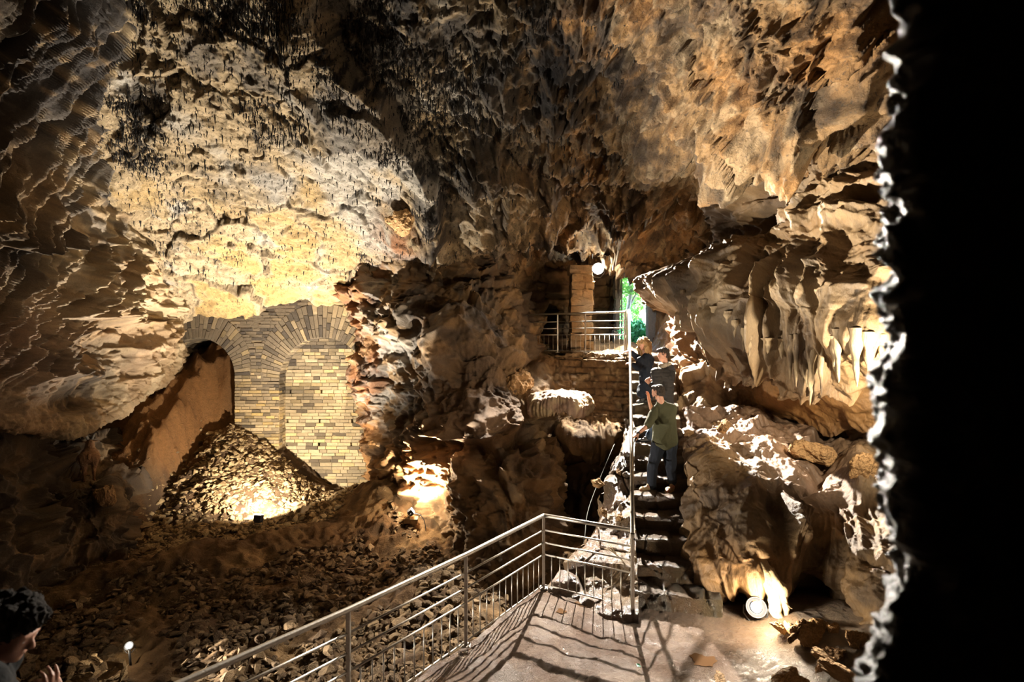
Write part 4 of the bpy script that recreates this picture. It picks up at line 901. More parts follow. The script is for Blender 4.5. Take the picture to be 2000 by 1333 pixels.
# ---- stone pillar on the landing (squared blocks, rough edge)
def blocks(name, x0, x1, y0, y1, zb, zt, seed, parent=None, hmean=.2, mat='rock', colour=(OCH, BRN)):
    rg = np.random.default_rng(seed); bm = bmesh.new(); z = zb; cols = []
    while z < zt:
        hc = min(hmean*rg.uniform(.6, 1.4), zt-z+.02); nx = 1 if rg.random() < .5 else 2
        xa = [x0, x1] if nx == 1 else [x0, x0+(x1-x0)*rg.uniform(.35, .65), x1]
        for a, b in zip(xa[:-1], xa[1:]):
            e = lambda: rg.normal()*.018
            boxbm(bm, ((a+b)/2+e(), (y0+y1)/2+e(), z+hc/2), (b-a-.004, y1-y0+e(), hc-.006), Euler((e(), e()*1.2, e()*1.5)).to_matrix(), .018)
        z += hc
    bmesh.ops.subdivide_edges(bm, edges=bm.edges, cuts=3, use_grid_fill=True)
    me = bpy.data.meshes.new(name); bm.to_mesh(me); bm.free()
    n = len(me.vertices); co = np.empty(n*3, F32); me.vertices.foreach_get('co', co); co = co.reshape(-1, 3); no = np.empty(n*3, F32); me.vertices.foreach_get('normal', no)
    co2 = co+no.reshape(-1, 3)*(.03*fbm(co*4, 4)+.012*fbm(co*14, 3))[:, None]; me.vertices.foreach_set('co', co2.ravel())
    at = me.attributes.new('rock_colour', 'FLOAT_COLOR', 'POINT'); c = mixc(np.tile(colour[0], (n, 1)), np.tile(colour[1], (n, 1)), sstep(-.3, .4, fbm(co*1.6, 3)))
    at.data.foreach_set('color', np.concatenate([c, np.ones((n, 1))], 1).astype(F32).ravel()); me.materials.append(M[mat]); me.update()
    o = bpy.data.objects.new(name, me); COL.objects.link(o)
    if parent: o.parent = parent
    return o
PIL = blocks('stone_pillar', 1.46, 2.03, 12.80, 13.4, 2.9, 5.25, 4, None, .2, 'rock', (OCH, rgb(150, 130, 104))); PIL['kind'] = 'structure'; tag(PIL, 'square pillar of stacked stone blocks at the edge of the landing', 'pillar')
JL = blocks('door_1', 2.98, 3.12, 14.75, 15.1, 3.0, 5.3, 9, None, .34, 'rock', (rgb(170, 168, 160), rgb(140, 136, 128))); JL['kind'] = 'structure'
bm = bmesh.new(); boxbm(bm, (4.02, 15.0, 4.1), (.13, .3, 2.3), None, .012); boxbm(bm, (4.13, 14.9, 4.3), (.1, .2, 1.7), None, .01); boxbm(bm, (3.17, 14.8, 4.1), (.03, .05, 2.3), None, .006)
bmobj('door_2', bm, plain('grey_door_frame', (.16, .15, .15), .6, 0, .3, 20, .2))['kind'] = 'structure'
# ================================================================ loose stones
def hull_stone(seed, flat=.5):
    rg = np.random.default_rng(seed); bm = bmesh.new()
    q = rg.normal(size=(15, 3)); q /= np.linalg.norm(q, axis=1)[:, None]; q *= (rg.uniform(.72, 1.1, 15))[:, None]*np.array([1, rg.uniform(.6, .95), flat*rg.uniform(.7, 1.2)])
    for v in q: bm.verts.new(v)
    r = bmesh.ops.convex_hull(bm, input=bm.verts)
    bmesh.ops.delete(bm, geom=[g for g in r['geom_interior'] if isinstance(g, bmesh.types.BMVert)], context='VERTS')
    bmesh.ops.dissolve_limit(bm, angle_limit=.22, verts=bm.verts, edges=bm.edges)
    bmesh.ops.bevel(bm, geom=list(bm.edges), offset=.05, segments=1, affect='EDGES')
    bmesh.ops.triangulate(bm, faces=bm.faces); bmesh.ops.subdivide_edges(bm, edges=[e for e in bm.edges if e.calc_length() > .35], cuts=2, use_grid_fill=True); bmesh.ops.triangulate(bm, faces=bm.faces)
    me = bpy.data.meshes.new('stone'); bm.to_mesh(me); bm.free()
    n = len(me.vertices); co_ = np.empty(n*3, F32); me.vertices.foreach_get('co', co_); co_ = co_.reshape(-1, 3)
    co_ *= (1+.09*fbm(co_*2.2+seed, 3)+.03*perlin(co_*7+seed))[:, None]; me.vertices.foreach_set('co', co_.ravel()); me.update()
    return me
def stone_mat(name, a, b, bump=.6):
    m, nt, bs = nodes(name); L = nt.links.new
    oi = N(nt, 'ShaderNodeObjectInfo'); tc = N(nt, 'ShaderNodeTexCoord'); n1 = N(nt, 'ShaderNodeTexNoise', Scale=3., Detail=8., Roughness=.65); L(tc.outputs['Object'], n1.inputs['Vector'])
    ad = N(nt, 'ShaderNodeMath', operation='ADD'); L(oi.outputs['Random'], ad.inputs[0]); L(n1.outputs['Fac'], ad.inputs[1]); mu = N(nt, 'ShaderNodeMath', operation='MULTIPLY'); mu.inputs[1].default_value = .5; L(ad.outputs[0], mu.inputs[0])
    cr = N(nt, 'ShaderNodeValToRGB'); cr.color_ramp.elements[0].position = .25; cr.color_ramp.elements[1].position = .8; cr.color_ramp.elements[0].color = tuple(a)+(1,); cr.color_ramp.elements[1].color = tuple(b)+(1,)
    L(mu.outputs[0], cr.inputs[0]); L(cr.outputs[0], bs.inputs['Base Color']); bs.inputs['Roughness'].default_value = .85; bs.inputs['Specular IOR Level'].default_value = .25
    n2 = N(nt, 'ShaderNodeTexNoise', Scale=9., Detail=6.); L(tc.outputs['Object'], n2.inputs['Vector']); bp = N(nt, 'ShaderNodeBump', Strength=bump, Distance=.08); L(n2.outputs['Fac'], bp.inputs['Height']); L(bp.outputs[0], bs.inputs['Normal'])
    return m
M['stone'] = stone_mat('loose_stone', .55*rgb(96, 76, 54), .6*rgb(170, 144, 110))
M['pale_stone'] = stone_mat('pale_loose_stone', rgb(120, 98, 68), rgb(178, 154, 116))
M['boulder'] = stone_mat('boulder_rock', rgb(112, 84, 54), rgb(186, 150, 106), .8)
SM = []
for s in range(10):
    me = hull_stone(s+1, .42 if s % 3 else .7); me.materials.append(M['stone']); SM.append(me)
SMP = []
for me in SM:
    m2 = me.copy(); m2.materials.clear(); m2.materials.append(M['pale_stone']); SMP.append(m2)
SMA = []
for me in SM:
    n = len(me.vertices); c_ = np.empty(n*3, F32); me.vertices.foreach_get('co', c_)
    t_ = np.array([tuple(f.vertices) for f in me.polygons]); SMA.append((c_.reshape(-1, 3), t_))
rg = np.random.default_rng(21)
def cand(n, x0, x1, y0, y1):
    x = rg.uniform(x0, x1, n); y = rg.uniform(y0, y1, n); zn, cn = stone_zone(x, y)
    k = rg.random(n) < zn; x, y, cn = x[k], y[k], cn[k]; z = floor_z(x, y)
    px = CX+x/y*FPX; py = CY-(z-CAMZ)/y*FPX
    cl = np.interp(px, [712, 722, 780, 850, 925, 1000, 1070, 1100], [14, 13.0, 11.7, 10.8, 9.9, 9.4, 10.0, 11.5])
    ok = ((px < 712) | (y < cl-.55)) & (px > -120) & (px < 1120) & (py < 1420) & ((x < xl(np.minimum(y, 6.9))-.2) | (y > 7.4)) & ~((y > 13.93) & (x > -9.4))
    return x[ok], y[ok], z[ok], cn[ok]
def rotm(n):
    a = rg.uniform(0, 6.283, n); b = rg.normal(0, .33, n); c = rg.normal(0, .33, n)
    return [Euler((b[i], c[i], a[i])).to_matrix() for i in range(n)]
# the many small ones as one mass
x, y, z, cn = cand(52000, -10.5, 2.2, 3.0, 14.0)
s = np.where(cn > .3, rg.lognormal(-2.95, .45, len(x)), rg.lognormal(-3.05, .5, len(x))); s = np.clip(s, .018, .12)
px_ = CX+x/y*FPX
Vs, Ts, Cs, b = [], [], [], 0
for i, Rm in enumerate(rotm(len(x))):
    v, t = SMA[i % 10]; Q = (v*s[i])@np.array(Rm).T+np.array([x[i], y[i], z[i]+s[i]*.15]); Vs.append(Q); Ts.append(t+b); b += len(v)
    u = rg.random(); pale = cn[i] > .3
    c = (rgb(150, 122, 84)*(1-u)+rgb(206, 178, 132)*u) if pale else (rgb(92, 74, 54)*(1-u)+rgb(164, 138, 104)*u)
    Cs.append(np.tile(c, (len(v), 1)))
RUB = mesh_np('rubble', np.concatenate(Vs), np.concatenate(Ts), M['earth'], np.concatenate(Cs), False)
tag(RUB, 'mass of small broken stones strewn over the cave floor and the heap by the arches', 'rubble', None, 'stuff'); del Vs, Ts, Cs
# the largest one by one
def stones(n, x0, x1, y0, y1, s0, s1, name, label, group, coned, meshes, near=False):
    x, y, z, cn = cand(n*30, x0, x1, y0, y1); k = (cn > .3) if coned else (cn < .1); x, y, z = x[k], y[k], z[k]
    pl = []; i = 0
    while len(pl) < n and i < len(x):
        s = rg.uniform(s0, s1)*(.7+.6*rg.random()**3)
        if all((x[i]-a)**2+(y[i]-b_)**2 > (.85*(s+c))**2 for a, b_, c in pl):
            pl.append((x[i], y[i], s)); zz_ = z[i]
            o = bpy.data.objects.new(name, meshes[rg.integers(10)]); COL.objects.link(o); o.location = (x[i], y[i], zz_+s*.22)
            o.scale = (s, s, s); o.rotation_euler = (rg.normal(0, .25), rg.normal(0, .25), rg.uniform(0, 6.28)); tag(o, label, 'stone', group)
        i += 1
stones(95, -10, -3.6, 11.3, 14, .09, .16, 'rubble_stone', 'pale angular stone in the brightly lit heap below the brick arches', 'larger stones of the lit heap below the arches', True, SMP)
stones(150, -3.4, 1.2, 4.6, 10.4, .10, .17, 'floor_stone', 'loose brown stone on the rubble floor just beyond the front railing', 'larger stones on the floor beyond the front railing', False, SM)
stones(50, -9, -3.4, 6.5, 11.6, .10, .18, 'floor_stone', 'dark loose stone on the unlit floor left of the front railing', 'larger stones on the dark floor at the left', False, SM)
def boulder(name, px, py, d, s, label, seed, rot=(0, 0, 0), flat=(1, 1, 1), group=None, mat='boulder', cat='boulder', fine=True):
    me = hull_stone(seed, .75)
    bm = bmesh.new(); bm.from_mesh(me)
    if fine:
        bmesh.ops.subdivide_edges(bm, edges=bm.edges, cuts=2, use_grid_fill=True); bmesh.ops.triangulate(bm, faces=bm.faces)
        if s > .2: bmesh.ops.subdivide_edges(bm, edges=bm.edges, cuts=1, use_grid_fill=True)
    bm.to_mesh(me); bm.free()
    n = len(me.vertices); c_ = np.empty(n*3, F32); me.vertices.foreach_get('co', c_); c_ = c_.reshape(-1, 3); nr = np.empty(n*3, F32); me.vertices.foreach_get('normal', nr)
    c_ = c_+nr.reshape(-1, 3)*(.10*fbm(c_*1.9+seed, 4)+.05*(ridged(c_*3+seed, 4)-.8))[:, None]; me.vertices.foreach_set('co', c_.ravel()); me.materials.append(M[mat]); me.update()
    o = bpy.data.objects.new(name, me); COL.objects.link(o); q = P(px, py, d); o.location = q; o.scale = (s*flat[0], s*flat[1], s*flat[2]); o.rotation_euler = rot
    tag(o, label, cat, group); return o
def bulge(parent, *a, **k):
    o = boulder('rock_bulge', *a, **k)
    for q_ in ('label', 'category'): del o[q_]
    o.parent = parent; return o
boulder('boulder', 1588, 1248, 5.5, .25, 'dark smooth boulder with an orange edge in the middle of the lower right rock pile', 31, (.2, .1, .5), (1.05, .9, .95))
boulder('boulder', 1554, 1236, 5.5, .14, 'grey split boulder leaning left of the dark smooth boulder by the round lamp', 32, (0, -.6, .4), (1.4, .7, .75))
boulder('boulder', 1520, 1226, 5.7, .12, 'small ochre boulder under the white dripstone strands beside the round lamp', 33, (.3, .5, .4), (1.3, .7, .7))
boulder('boulder', 1540, 1226, 5.75, .1, 'ochre stone touching the foot of the white dripstone strands', 43, (.1, -.4, 1.2), (1.3, .8, .7))
boulder('boulder', 1626, 1234, 5.5, .16, 'grey pointed boulder between the overhang and the flowstone spout', 34, (.1, .3, 1.2), (.85, .8, 1.05))
boulder('boulder', 1668, 1256, 5.2, .18, 'ochre egg shaped boulder under the flowstone spout at the right', 35, (.2, .3, .3), (.8, .9, 1.25))
boulder('boulder', 1636, 1274, 5.2, .2, 'brown rough boulder behind the pointed wedge in the lower right pile', 36, (.1, .2, .9), (1.2, 1, .8))
boulder('boulder', 1606, 1294, 4.9, .15, 'pointed wedge of reddish rock standing on the lower right pile', 37, (.5, -.5, .2), (1.1, .8, 1))
boulder('boulder', 1640, 1318, 4.7, .25, 'broad reddish boulder at the bottom edge of the rock pile', 38, (.1, -.35, 2.4), (1.4, 1, .6))
boulder('boulder', 1540, 1335, 4.6, .2, 'low dark rock at the bottom edge right of the platform shadows', 39, (0, 0, .4), (1.6, 1, .5))
boulder('boulder', 1408, 1330, 4.7, .12, 'low black rock at the end of the crossing railing shadows', 40, (0, 0, 1.4), (1.6, 1, .45))
bulge(MND, 1590, 882, 8.4, .42, 'blocky brown rock with a flat top on the flowstone mound', 41, (0, .15, .4), (1.2, 1, 1.0))
bulge(MND, 1690, 912, 7.1, .3, 'round ribbed knob of rock beside the dark near rock at the right', 42, (.2, .1, .4), (.8, .8, 1.1))
boulder('boulder', 1412, 832, 8.7, .17, 'brown pointed boulder on the mound right of the stairs', 43, (.1, .3, 1.4), (1, 1, 1.2))
boulder('boulder', 1385, 862, 8.5, .11, 'small grey boulder at the foot of the pointed boulder by the stairs', 44, (.3, 0, .4))
boulder('boulder', 1345, 845, 8.9, .1, 'small pale stone at the edge of the stairs beside the standing man', 45, (.1, 0, 2.4))
bulge(RMP, 1178, 1002, 7.95, .1, 'rough pale knob of rock standing on the ramp left of the handrail', 46, (.1, 0, .4), (.8, .8, 1.5))
bulge(RMP, 1212, 1012, 7.7, .11, 'pointed pale stone at the top of the ramp beside the handrail', 47, (.1, .1, 1), (1, .8, 1))
bulge(FLK, 1168, 945, 8.5, .15, 'lumpy brown rock nose jutting from the stair flank above the pit', 48, (.1, .5, 1), (1.3, .8, .7))
bulge(FLK, 1210, 925, 8.6, .13, 'lumpy rock lobe on the stair flank just under the handrail', 49, (.6, .1, 1), (1, .8, 1.1))
bulge(LDG, 207, 968, 9.9, .34, 'pale brown rock tooth standing at the right end of the dark ledge', 50, (.1, .1, .3), (.65, .7, 1.3))
bulge(WLND, 1000, 720, 12.6, .75, 'long grey boulder lying at the left end of the landing', 51, (.1, .12, .3), (1.5, .9, .55))
bulge(WLND, 1010, 765, 11.8, .62, 'big smooth tan boulder bulging under the landing left of the flowstone shelf', 52, (.2, .3, .2), (1, .8, 1.05))
bulge(CEIL, 785, 433, 11.0, .42, 'orange wedge of rock hanging from the pale ceiling', 53, (.4, .5, .2), (.9, .9, 1.1))
bulge(WC, 900, 640, 12.0, .5, 'long brown boulder leaning upright against the rock left of the landing', 54, (.1, .35, .2), (.5, .7, 1.6))
for k, (a, bb, dd, ss, lab) in enumerate(((182, 1292, 6.6, .1, 'pale stone in front of the left corner lamp'), (164, 1298, 6.5, .07, 'small pale stone farthest from the left corner lamp'), (183, 1281, 6.7, .055, 'small knob of stone on top of the pale stones left of the corner lamp'),
                                         (160, 1326, 6.3, .16, 'ochre stone at the bottom edge below the left corner lamp'), (212, 1318, 6.35, .1, 'rough grey stone under the flat tile by the left corner lamp'), (240, 1316, 6.3, .09, 'grey stone just below the left corner lamp'))):
    boulder('stone', a, bb, dd, ss, lab, 60+k, (.2*k, .3, k), (1.3, 1, .6), None, 'pale_stone', 'stone')
bm = bmesh.new(); boxbm(bm, (0, 0, 0), (.2, .05, .17), None, .008); t = bmobj('stone_tile', bm, M['pale_stone']); t.location = P(228, 1298, 6.45); t.rotation_euler = (.5, .2, .1); tag(t, 'broken flat tan tile propped up beside the left corner lamp', 'tile')

# ================================================================ railings
def pipe(root, name, pts, r, seg=10, mat='steel'): 
    o = tubeobj(name, pts, r, M[mat], None, seg); return child_at(o, root)
def interp(A, B, t): return tuple(a+(b-a)*t for a, b in zip(A, B))
def bays(root, posts, tops, base, spacing, rails=(.2, .37, .53), r0=.024, r1=.011, r2=.0065, lower=.045, flat_post=True):
    """posts: foot points; tops: handrail heights above; rails as drops below the handrail"""
    for k in range(len(posts)-1):
        A, Bp = posts[k], posts[k+1]
        for dr in rails:
            pipe(root, 'rail', [(A[0], A[1], A[2]+tops[k]-dr), (Bp[0], Bp[1], Bp[2]+tops[k+1]-dr)], r1, 8)
        pipe(root, 'rail', [(A[0], A[1], A[2]+lower), (Bp[0], Bp[1], Bp[2]+lower)], r1*.9, 8)
        n = max(2, int(round(math.hypot(A[0]-Bp[0], A[1]-Bp[1])/spacing)))
        for j in range(1, n):
            q = interp(A, Bp, j/n); h = tops[k]+(tops[k+1]-tops[k])*j/n
            pipe(root, 'baluster', [(q[0], q[1], q[2]+lower), (q[0], q[1], q[2]+h-rails[-1])], r2, 6)
def post(root, foot, h, w=.036, plate=True):
    bm = bmesh.new(); boxbm(bm, (foot[0], foot[1], foot[2]+h/2), (w, w, h), None, .004); o = bmobj('post', bm, M['steel']); child_at(o, root)
    if plate:
        bm = bmesh.new(); boxbm(bm, (foot[0], foot[1], foot[2]+.004), (.1, .1, .01), None, .003)
        for sx in (-1, 1):
            for sy in (-1, 1): bmesh.ops.create_cone(bm, cap_ends=True, segments=6, radius1=.008, radius2=.008, depth=.012, matrix=Matrix.Translation((foot[0]+sx*.036, foot[1]+sy*.036, foot[2]+.014)))
        q = bmobj('base_plate', bm, M['steel']); q.parent = o
    return o
FRONT = empty('railing', (.43, 6.94, 0)); tag(FRONT, 'steel railing with thin balusters along the edge of the wet stone platform', 'railing')
fp = [(.43, 6.94, .0), (-.507, 5.63, .0), (-1.40, 4.38, .03), (-2.20, 3.26, .1), (-3.05, 2.07, .2)]; ft = [.985, 1.0, 1.02, 1.03, 1.05]
for q, h in zip(fp, ft): post(FRONT, q, h-.01)
bays(FRONT, fp, ft, 0, .125)
pipe(FRONT, 'handrail', [(q[0], q[1], q[2]+h) for q, h in zip(fp, ft)], .025, 14)
rp_ = [(.43, 6.94, .0), (1.468, 6.36, .0)]; rt_ = [.985, 1.0]
bays(FRONT, rp_, rt_, 0, .122)
pipe(FRONT, 'handrail', [(rp_[0][0], rp_[0][1], .985), (rp_[1][0], rp_[1][1], 1.0)], .025, 14)
# stair handrail: seen along its own line from the camera
SRL = empty('stair_handrail', (1.485, 6.19, 0)); tag(SRL, 'steel stair handrail climbing from the platform to the landing at the people', 'handrail')
sp_ = []
for d in (6.24, 7.9, 9.7, 11.85):
    zt = 1.0+.515*(d-6.24) if d < 11.8 else 4.06
    xx = (.2355-.0012*(d-6.2))*d; zb = max(0., step_z(max(0, (d-6.47)/.37+.5)))-.05 if d > 6.4 else -.02
    sp_.append((xx, d, zb, zt)); post(SRL, (xx, d, zb), zt-zb, .04)
hp = [(a, d, zt) for a, d, zb, zt in sp_]
pipe(SRL, 'handrail', hp, .026, 14)
for dr in (.3, .6): pipe(SRL, 'rail', [(a, d, t-dr) for a, d, t in hp], .011, 8)
bm = bmesh.new()
tube(bm, [P(1238, 1052, 6.2)+[0, -.022, 0], P(1238, 1052, 6.2)+[0, -.034, 0]], .012, 10); child_at(bmobj('bolt', bm, M['dark']), SRL)
# landing railing
LRL = empty('landing_railing', (.17, 13.7, 3.04)); tag(LRL, 'steel railing with balusters along the edge of the upper landing', 'railing')
LA, LB = np.array([.165, 13.6, 3.06]), np.array([2.64, 12.0, 3.05])
lp = [tuple(LA+(LB-LA)*t) for t in (0, .40, .66, 1.0)]+[(2.675, 11.935, 3.04)]
lt = [.98, .98, .98, .98, 1.03]
for q, h in zip(lp, lt): post(LRL, q, h-.01, .034)
bays(LRL, lp, lt, 0, .125)
pipe(LRL, 'handrail', [(q[0], q[1], q[2]+h) for q, h in zip(lp, lt)], .024, 12)

# ================================================================ lamps
GL = glow('lamp_glass_lit', (1, .95, .88), 22.); GW = glow('lamp_glass_warm', (1, .9, .75), 40.)
def disc_lamp(name, loc, direction, r, label, glass, LF=.62, yoke=True):
    root = empty(name, tuple(loc)); tag(root, label, 'lamp')
    rot = Vector(direction).to_track_quat('Z', 'Y').to_matrix().to_4x4()
    def fin(o): o.matrix_local = rot; o.parent = root; return o
    bm = bmesh.new(); segs = 28
    prof = [(-.09, .35), (-.085, .55), (-.03, .9), (-.005, 1.0), (.0, 1.0)]
    rings = [[bm.verts.new((r*g*math.cos(6.28318*j/segs), r*g*math.sin(6.28318*j/segs), zc*r/.07)) for j in range(segs)] for zc, g in prof]
    for a, b_ in zip(rings[:-1], rings[1:]):
        for j in range(segs): bm.faces.new((a[j], a[(j+1) % segs], b_[(j+1) % segs], b_[j]))
    bm.faces.new(rings[0][::-1]); fin(bmobj('housing', bm, M['dark'], None, True))
    bm = bmesh.new(); a = [[bm.verts.new((r*g*math.cos(6.28318*j/segs), r*g*math.sin(6.28318*j/segs), z_*r)) for j in range(segs)] for g, z_ in ((1.0, 0), (1.02, .1), (.93, .12), (.9, .0), (.62, -.25))]
    for p_, q_ in zip(a[:-1], a[1:]):
        for j in range(segs): bm.faces.new((p_[j], p_[(j+1) % segs], q_[(j+1) % segs], q_[j]))
    fin(bmobj('reflector_rim', bm, M['rim'], None, True))
    bm = bmesh.new(); bmesh.ops.create_uvsphere(bm, u_segments=20, v_segments=10, radius=r*LF); bmesh.ops.scale(bm, vec=(1, 1, .3), verts=bm.verts); bmesh.ops.translate(bm, vec=(0, 0, -.05*r), verts=bm.verts)
    fin(bmobj('lens', bm, glass, None, True))
    if yoke:
        bm = bmesh.new(); tube(bm, [(-r*1.12, 0, -.3*r), (-r*1.12, -.8*r, -1.0*r), (-r*.5, -1.6*r, -1.0*r), (r*.5, -1.6*r, -1.0*r), (r*1.12, -.8*r, -1.0*r), (r*1.12, 0, -.3*r)], r*.09, 8); fin(bmobj('bracket', bm, M['dark']))
    return root
L1 = disc_lamp('floodlight', LP1, (-.12, -1, -.25), .15, 'blazing floodlight under the rock roof beside the landing pillar', GL)
L4 = disc_lamp('round_lamp', LP4, (-.35, -1, .35), .115, 'round glowing lamp in the hollow under the flowstone mound', GL, .52)
L5 = disc_lamp('round_lamp', LP5, (.35, -1, .5), .055, 'small bright lamp in the dark lower left corner', GL)
bm = bmesh.new(); tube(bm, [(0, 0, -.03), (.01, .02, -.32)], .015, 8); tube(bm, [(.01, .02, -.32), (.11, .05, -.4)], .012, 8); tube(bm, [(.01, .02, -.32), (-.08, .06, -.4)], .012, 8); bmobj('stand', bm, M['dark'], L5)
L6 = disc_lamp('floodlight', LP6, (-.45, .6, .65), .1, 'floodlight hidden beyond the near rock lighting the pleated curtain', GW)
def box_lamp(name, loc, direction, s, label, glass):
    root = empty(name, tuple(loc)); tag(root, label, 'lamp'); rot = Vector(direction).to_track_quat('Z', 'Y').to_matrix().to_4x4()
    def fin(o): o.matrix_local = rot; o.parent = root; return o
    bm = bmesh.new(); boxbm(bm, (0, 0, -s[2]/2), (s[0], s[1], s[2]), None, .008)
    hs = fin(bmobj('housing', bm, M['dark']))
    bm = bmesh.new(); boxbm(bm, (0, 0, .006), (s[0]*.88, s[1]*.88, .012), None, .003); fin(bmobj('lens', bm, glass))
    bm = bmesh.new()
    for k in range(4): boxbm(bm, (0, (k-1.5)*s[1]*.2, -s[2]*1.08), (s[0]*.85, s[1]*.06, s[2]*.2))
    bmobj('cooling_fins', bm, M['dark']).parent = hs
    bm = bmesh.new(); tube(bm, [(-s[0]*.56, 0, -s[2]*.5), (-s[0]*.56, -s[1]*.3, -s[2]*1.5), (s[0]*.56, -s[1]*.3, -s[2]*1.5), (s[0]*.56, 0, -s[2]*.5)], .008, 6); fin(bmobj('bracket', bm, M['dark']))
    return root
L2 = box_lamp('floodlight', LP2, (.03, .25, 1), (.16, .13, .14), 'boxy black floodlight at the foot of the lit stone heap', GW)
L3 = box_lamp('floodlight', LP3, (.8, .2, .6), (.15, .12, .1), 'black floodlight on a stone block aimed at the rock column', GL)
FX = box_lamp('fixture', P(1700, 408, 7.05), (-.3, -.9, .2), (.06, .05, .07), 'tiny dark lamp fitting in the black hollow above the rimmed dome', M['rim'])
bm = bmesh.new(); boxbm(bm, (0, 0, 0), (.3, .2, .1), None, .012); bmesh.ops.subdivide_edges(bm, edges=bm.edges, cuts=2, use_grid_fill=True)
sb = bmobj('stone_block', bm, M['stone']); sb.location = LP3+[-.04, 0, -.2]; sb.rotation_euler = (0, .06, .1); tag(sb, 'flat stone block carrying the floodlight by the rock column', 'block')
def cable(name, pts, r, mat, label):
    c = crom(np.array(pts, float), 40); o = tubeobj(name, [tuple(q) for q in c], r, mat, None, 7); tag(o, label, 'cable'); return o
cable('lamp_cable', [LP3+[.06, 0, -.06], LP3+[.18, -.02, -.1], LP3+[.26, -.05, -.22], LP3+[.3, -.1, -.4]], .009, M['dark'], 'black cable curling down from the floodlight by the rock column')
hx = [P(1200, 868, 11.0), P(1178, 920, 10.6), P(1156, 975, 10.2), P(1146, 1010, 9.9), P(1142, 1050, 9.6), P(1136, 1080, 9.5)]
cable('hose', hx, .008, plain('grey_hose', (.12, .12, .11), .6), 'thin grey hose hanging down into the dark pit beyond the railing')
cable('wire', [P(505, 890, 13.7), P(520, 893, 13.75), P(528, 905, 13.8), P(526, 917, 13.7)], .008, M['dark'], 'loop of black wire on the lit stone heap against the brick wall')
# planks by the lit heap
M['wood'] = plain('weathered_wood', (.32, .24, .15), .8, 0, .5, 30, .3)
def plank(name, a, b_, w, t, label, cat='plank'):
    a, b_ = Vector(a), Vector(b_); bm = bmesh.new(); boxbm(bm, (0, 0, 0), ((b_-a).length, t, w), None, .006); bmesh.ops.subdivide_edges(bm, edges=bm.edges, cuts=2, use_grid_fill=True)
    o = bmobj(name, bm, M['wood']); o.location = (a+b_)/2; o.rotation_euler = (b_-a).to_track_quat('X', 'Z').to_euler(); tag(o, label, cat); return o
plank('timber_plank', P(603, 1003, 12.2), P(700, 956, 12.75), .1, .03, 'long thin timber edging between the lit stones and the earth mound')
plank('wooden_board', P(577, 1010, 11.9), P(592, 1006, 11.95), .12, .05, 'short pale board end standing below the timber edging')
plank('wooden_board', P(589, 995, 11.9), P(601, 998, 12.1), .17, .03, 'grey board standing upright at the lower end of the timber edging')
# twig and litter on the ramp and platform
bm = bmesh.new(); tube(bm, [P(1182, 1072, 7.1), P(1196, 1078, 7.05), P(1212, 1090, 6.95), P(1222, 1104, 6.8)], [.006, .009, .010, .006], 6); tube(bm, [P(1189, 1062, 7.15), P(1194, 1070, 7.1), P(1203, 1082, 7.0)], [.004, .006, .008], 6); tube(bm, [P(1180, 1073, 7.1), P(1190, 1073, 7.08), P(1199, 1080, 7.03)], [.004, .006, .007], 6)
tag(bmobj('twig', bm, M['wood'], None, True), 'forked dead twig lying on the pale ramp beyond the front railing', 'twig')
bm = bmesh.new(); boxbm(bm, (0, 0, 0), (.035, .05, .006), None, .002); lt_ = bmobj('litter', bm, plain('green_plastic', (.05, .30, .18), .3)); lt_.location = (.247*5.23, 5.23, .035); lt_.rotation_euler = (0, .1, .1); tag(lt_, 'small scrap of green plastic on the platform by the railing shadows', 'litter')
M['puddle'] = plain('brown_puddle', (.10, .055, .028), .06)
def puddle(k, label):
    (px, py, rx, ry, a), (x, y, z) = PUD[k], PZ[k]; bm = bmesh.new(); n = 40
    top = [bm.verts.new((rx*(1+.3*math.sin(3*t+px)+.12*math.sin(7*t))*math.cos(t), ry*(1+.25*math.cos(2*t+px)+.1*math.sin(9*t))*math.sin(t), 0)) for t in np.linspace(0, 6.283, n, endpoint=False)]
    bot = [bm.verts.new((v.co.x*.9, v.co.y*.9, -.03)) for v in top]
    bm.faces.new(top)
    for j in range(n): bm.faces.new((top[j], bot[j], bot[(j+1) % n], top[(j+1) % n]))
    o = bmobj('puddle', bm, M['puddle']); o.location = (x, y, z); o.rotation_euler = (0, 0, a); tag(o, label, 'puddle'); return o
puddle(0, 'brown puddle on the platform just inside the right hand railing bay'); puddle(1, 'smaller brown puddle on the platform among the baluster shadows'); puddle(2, 'brown puddle at the right side of the platform beside the crossing shadows')

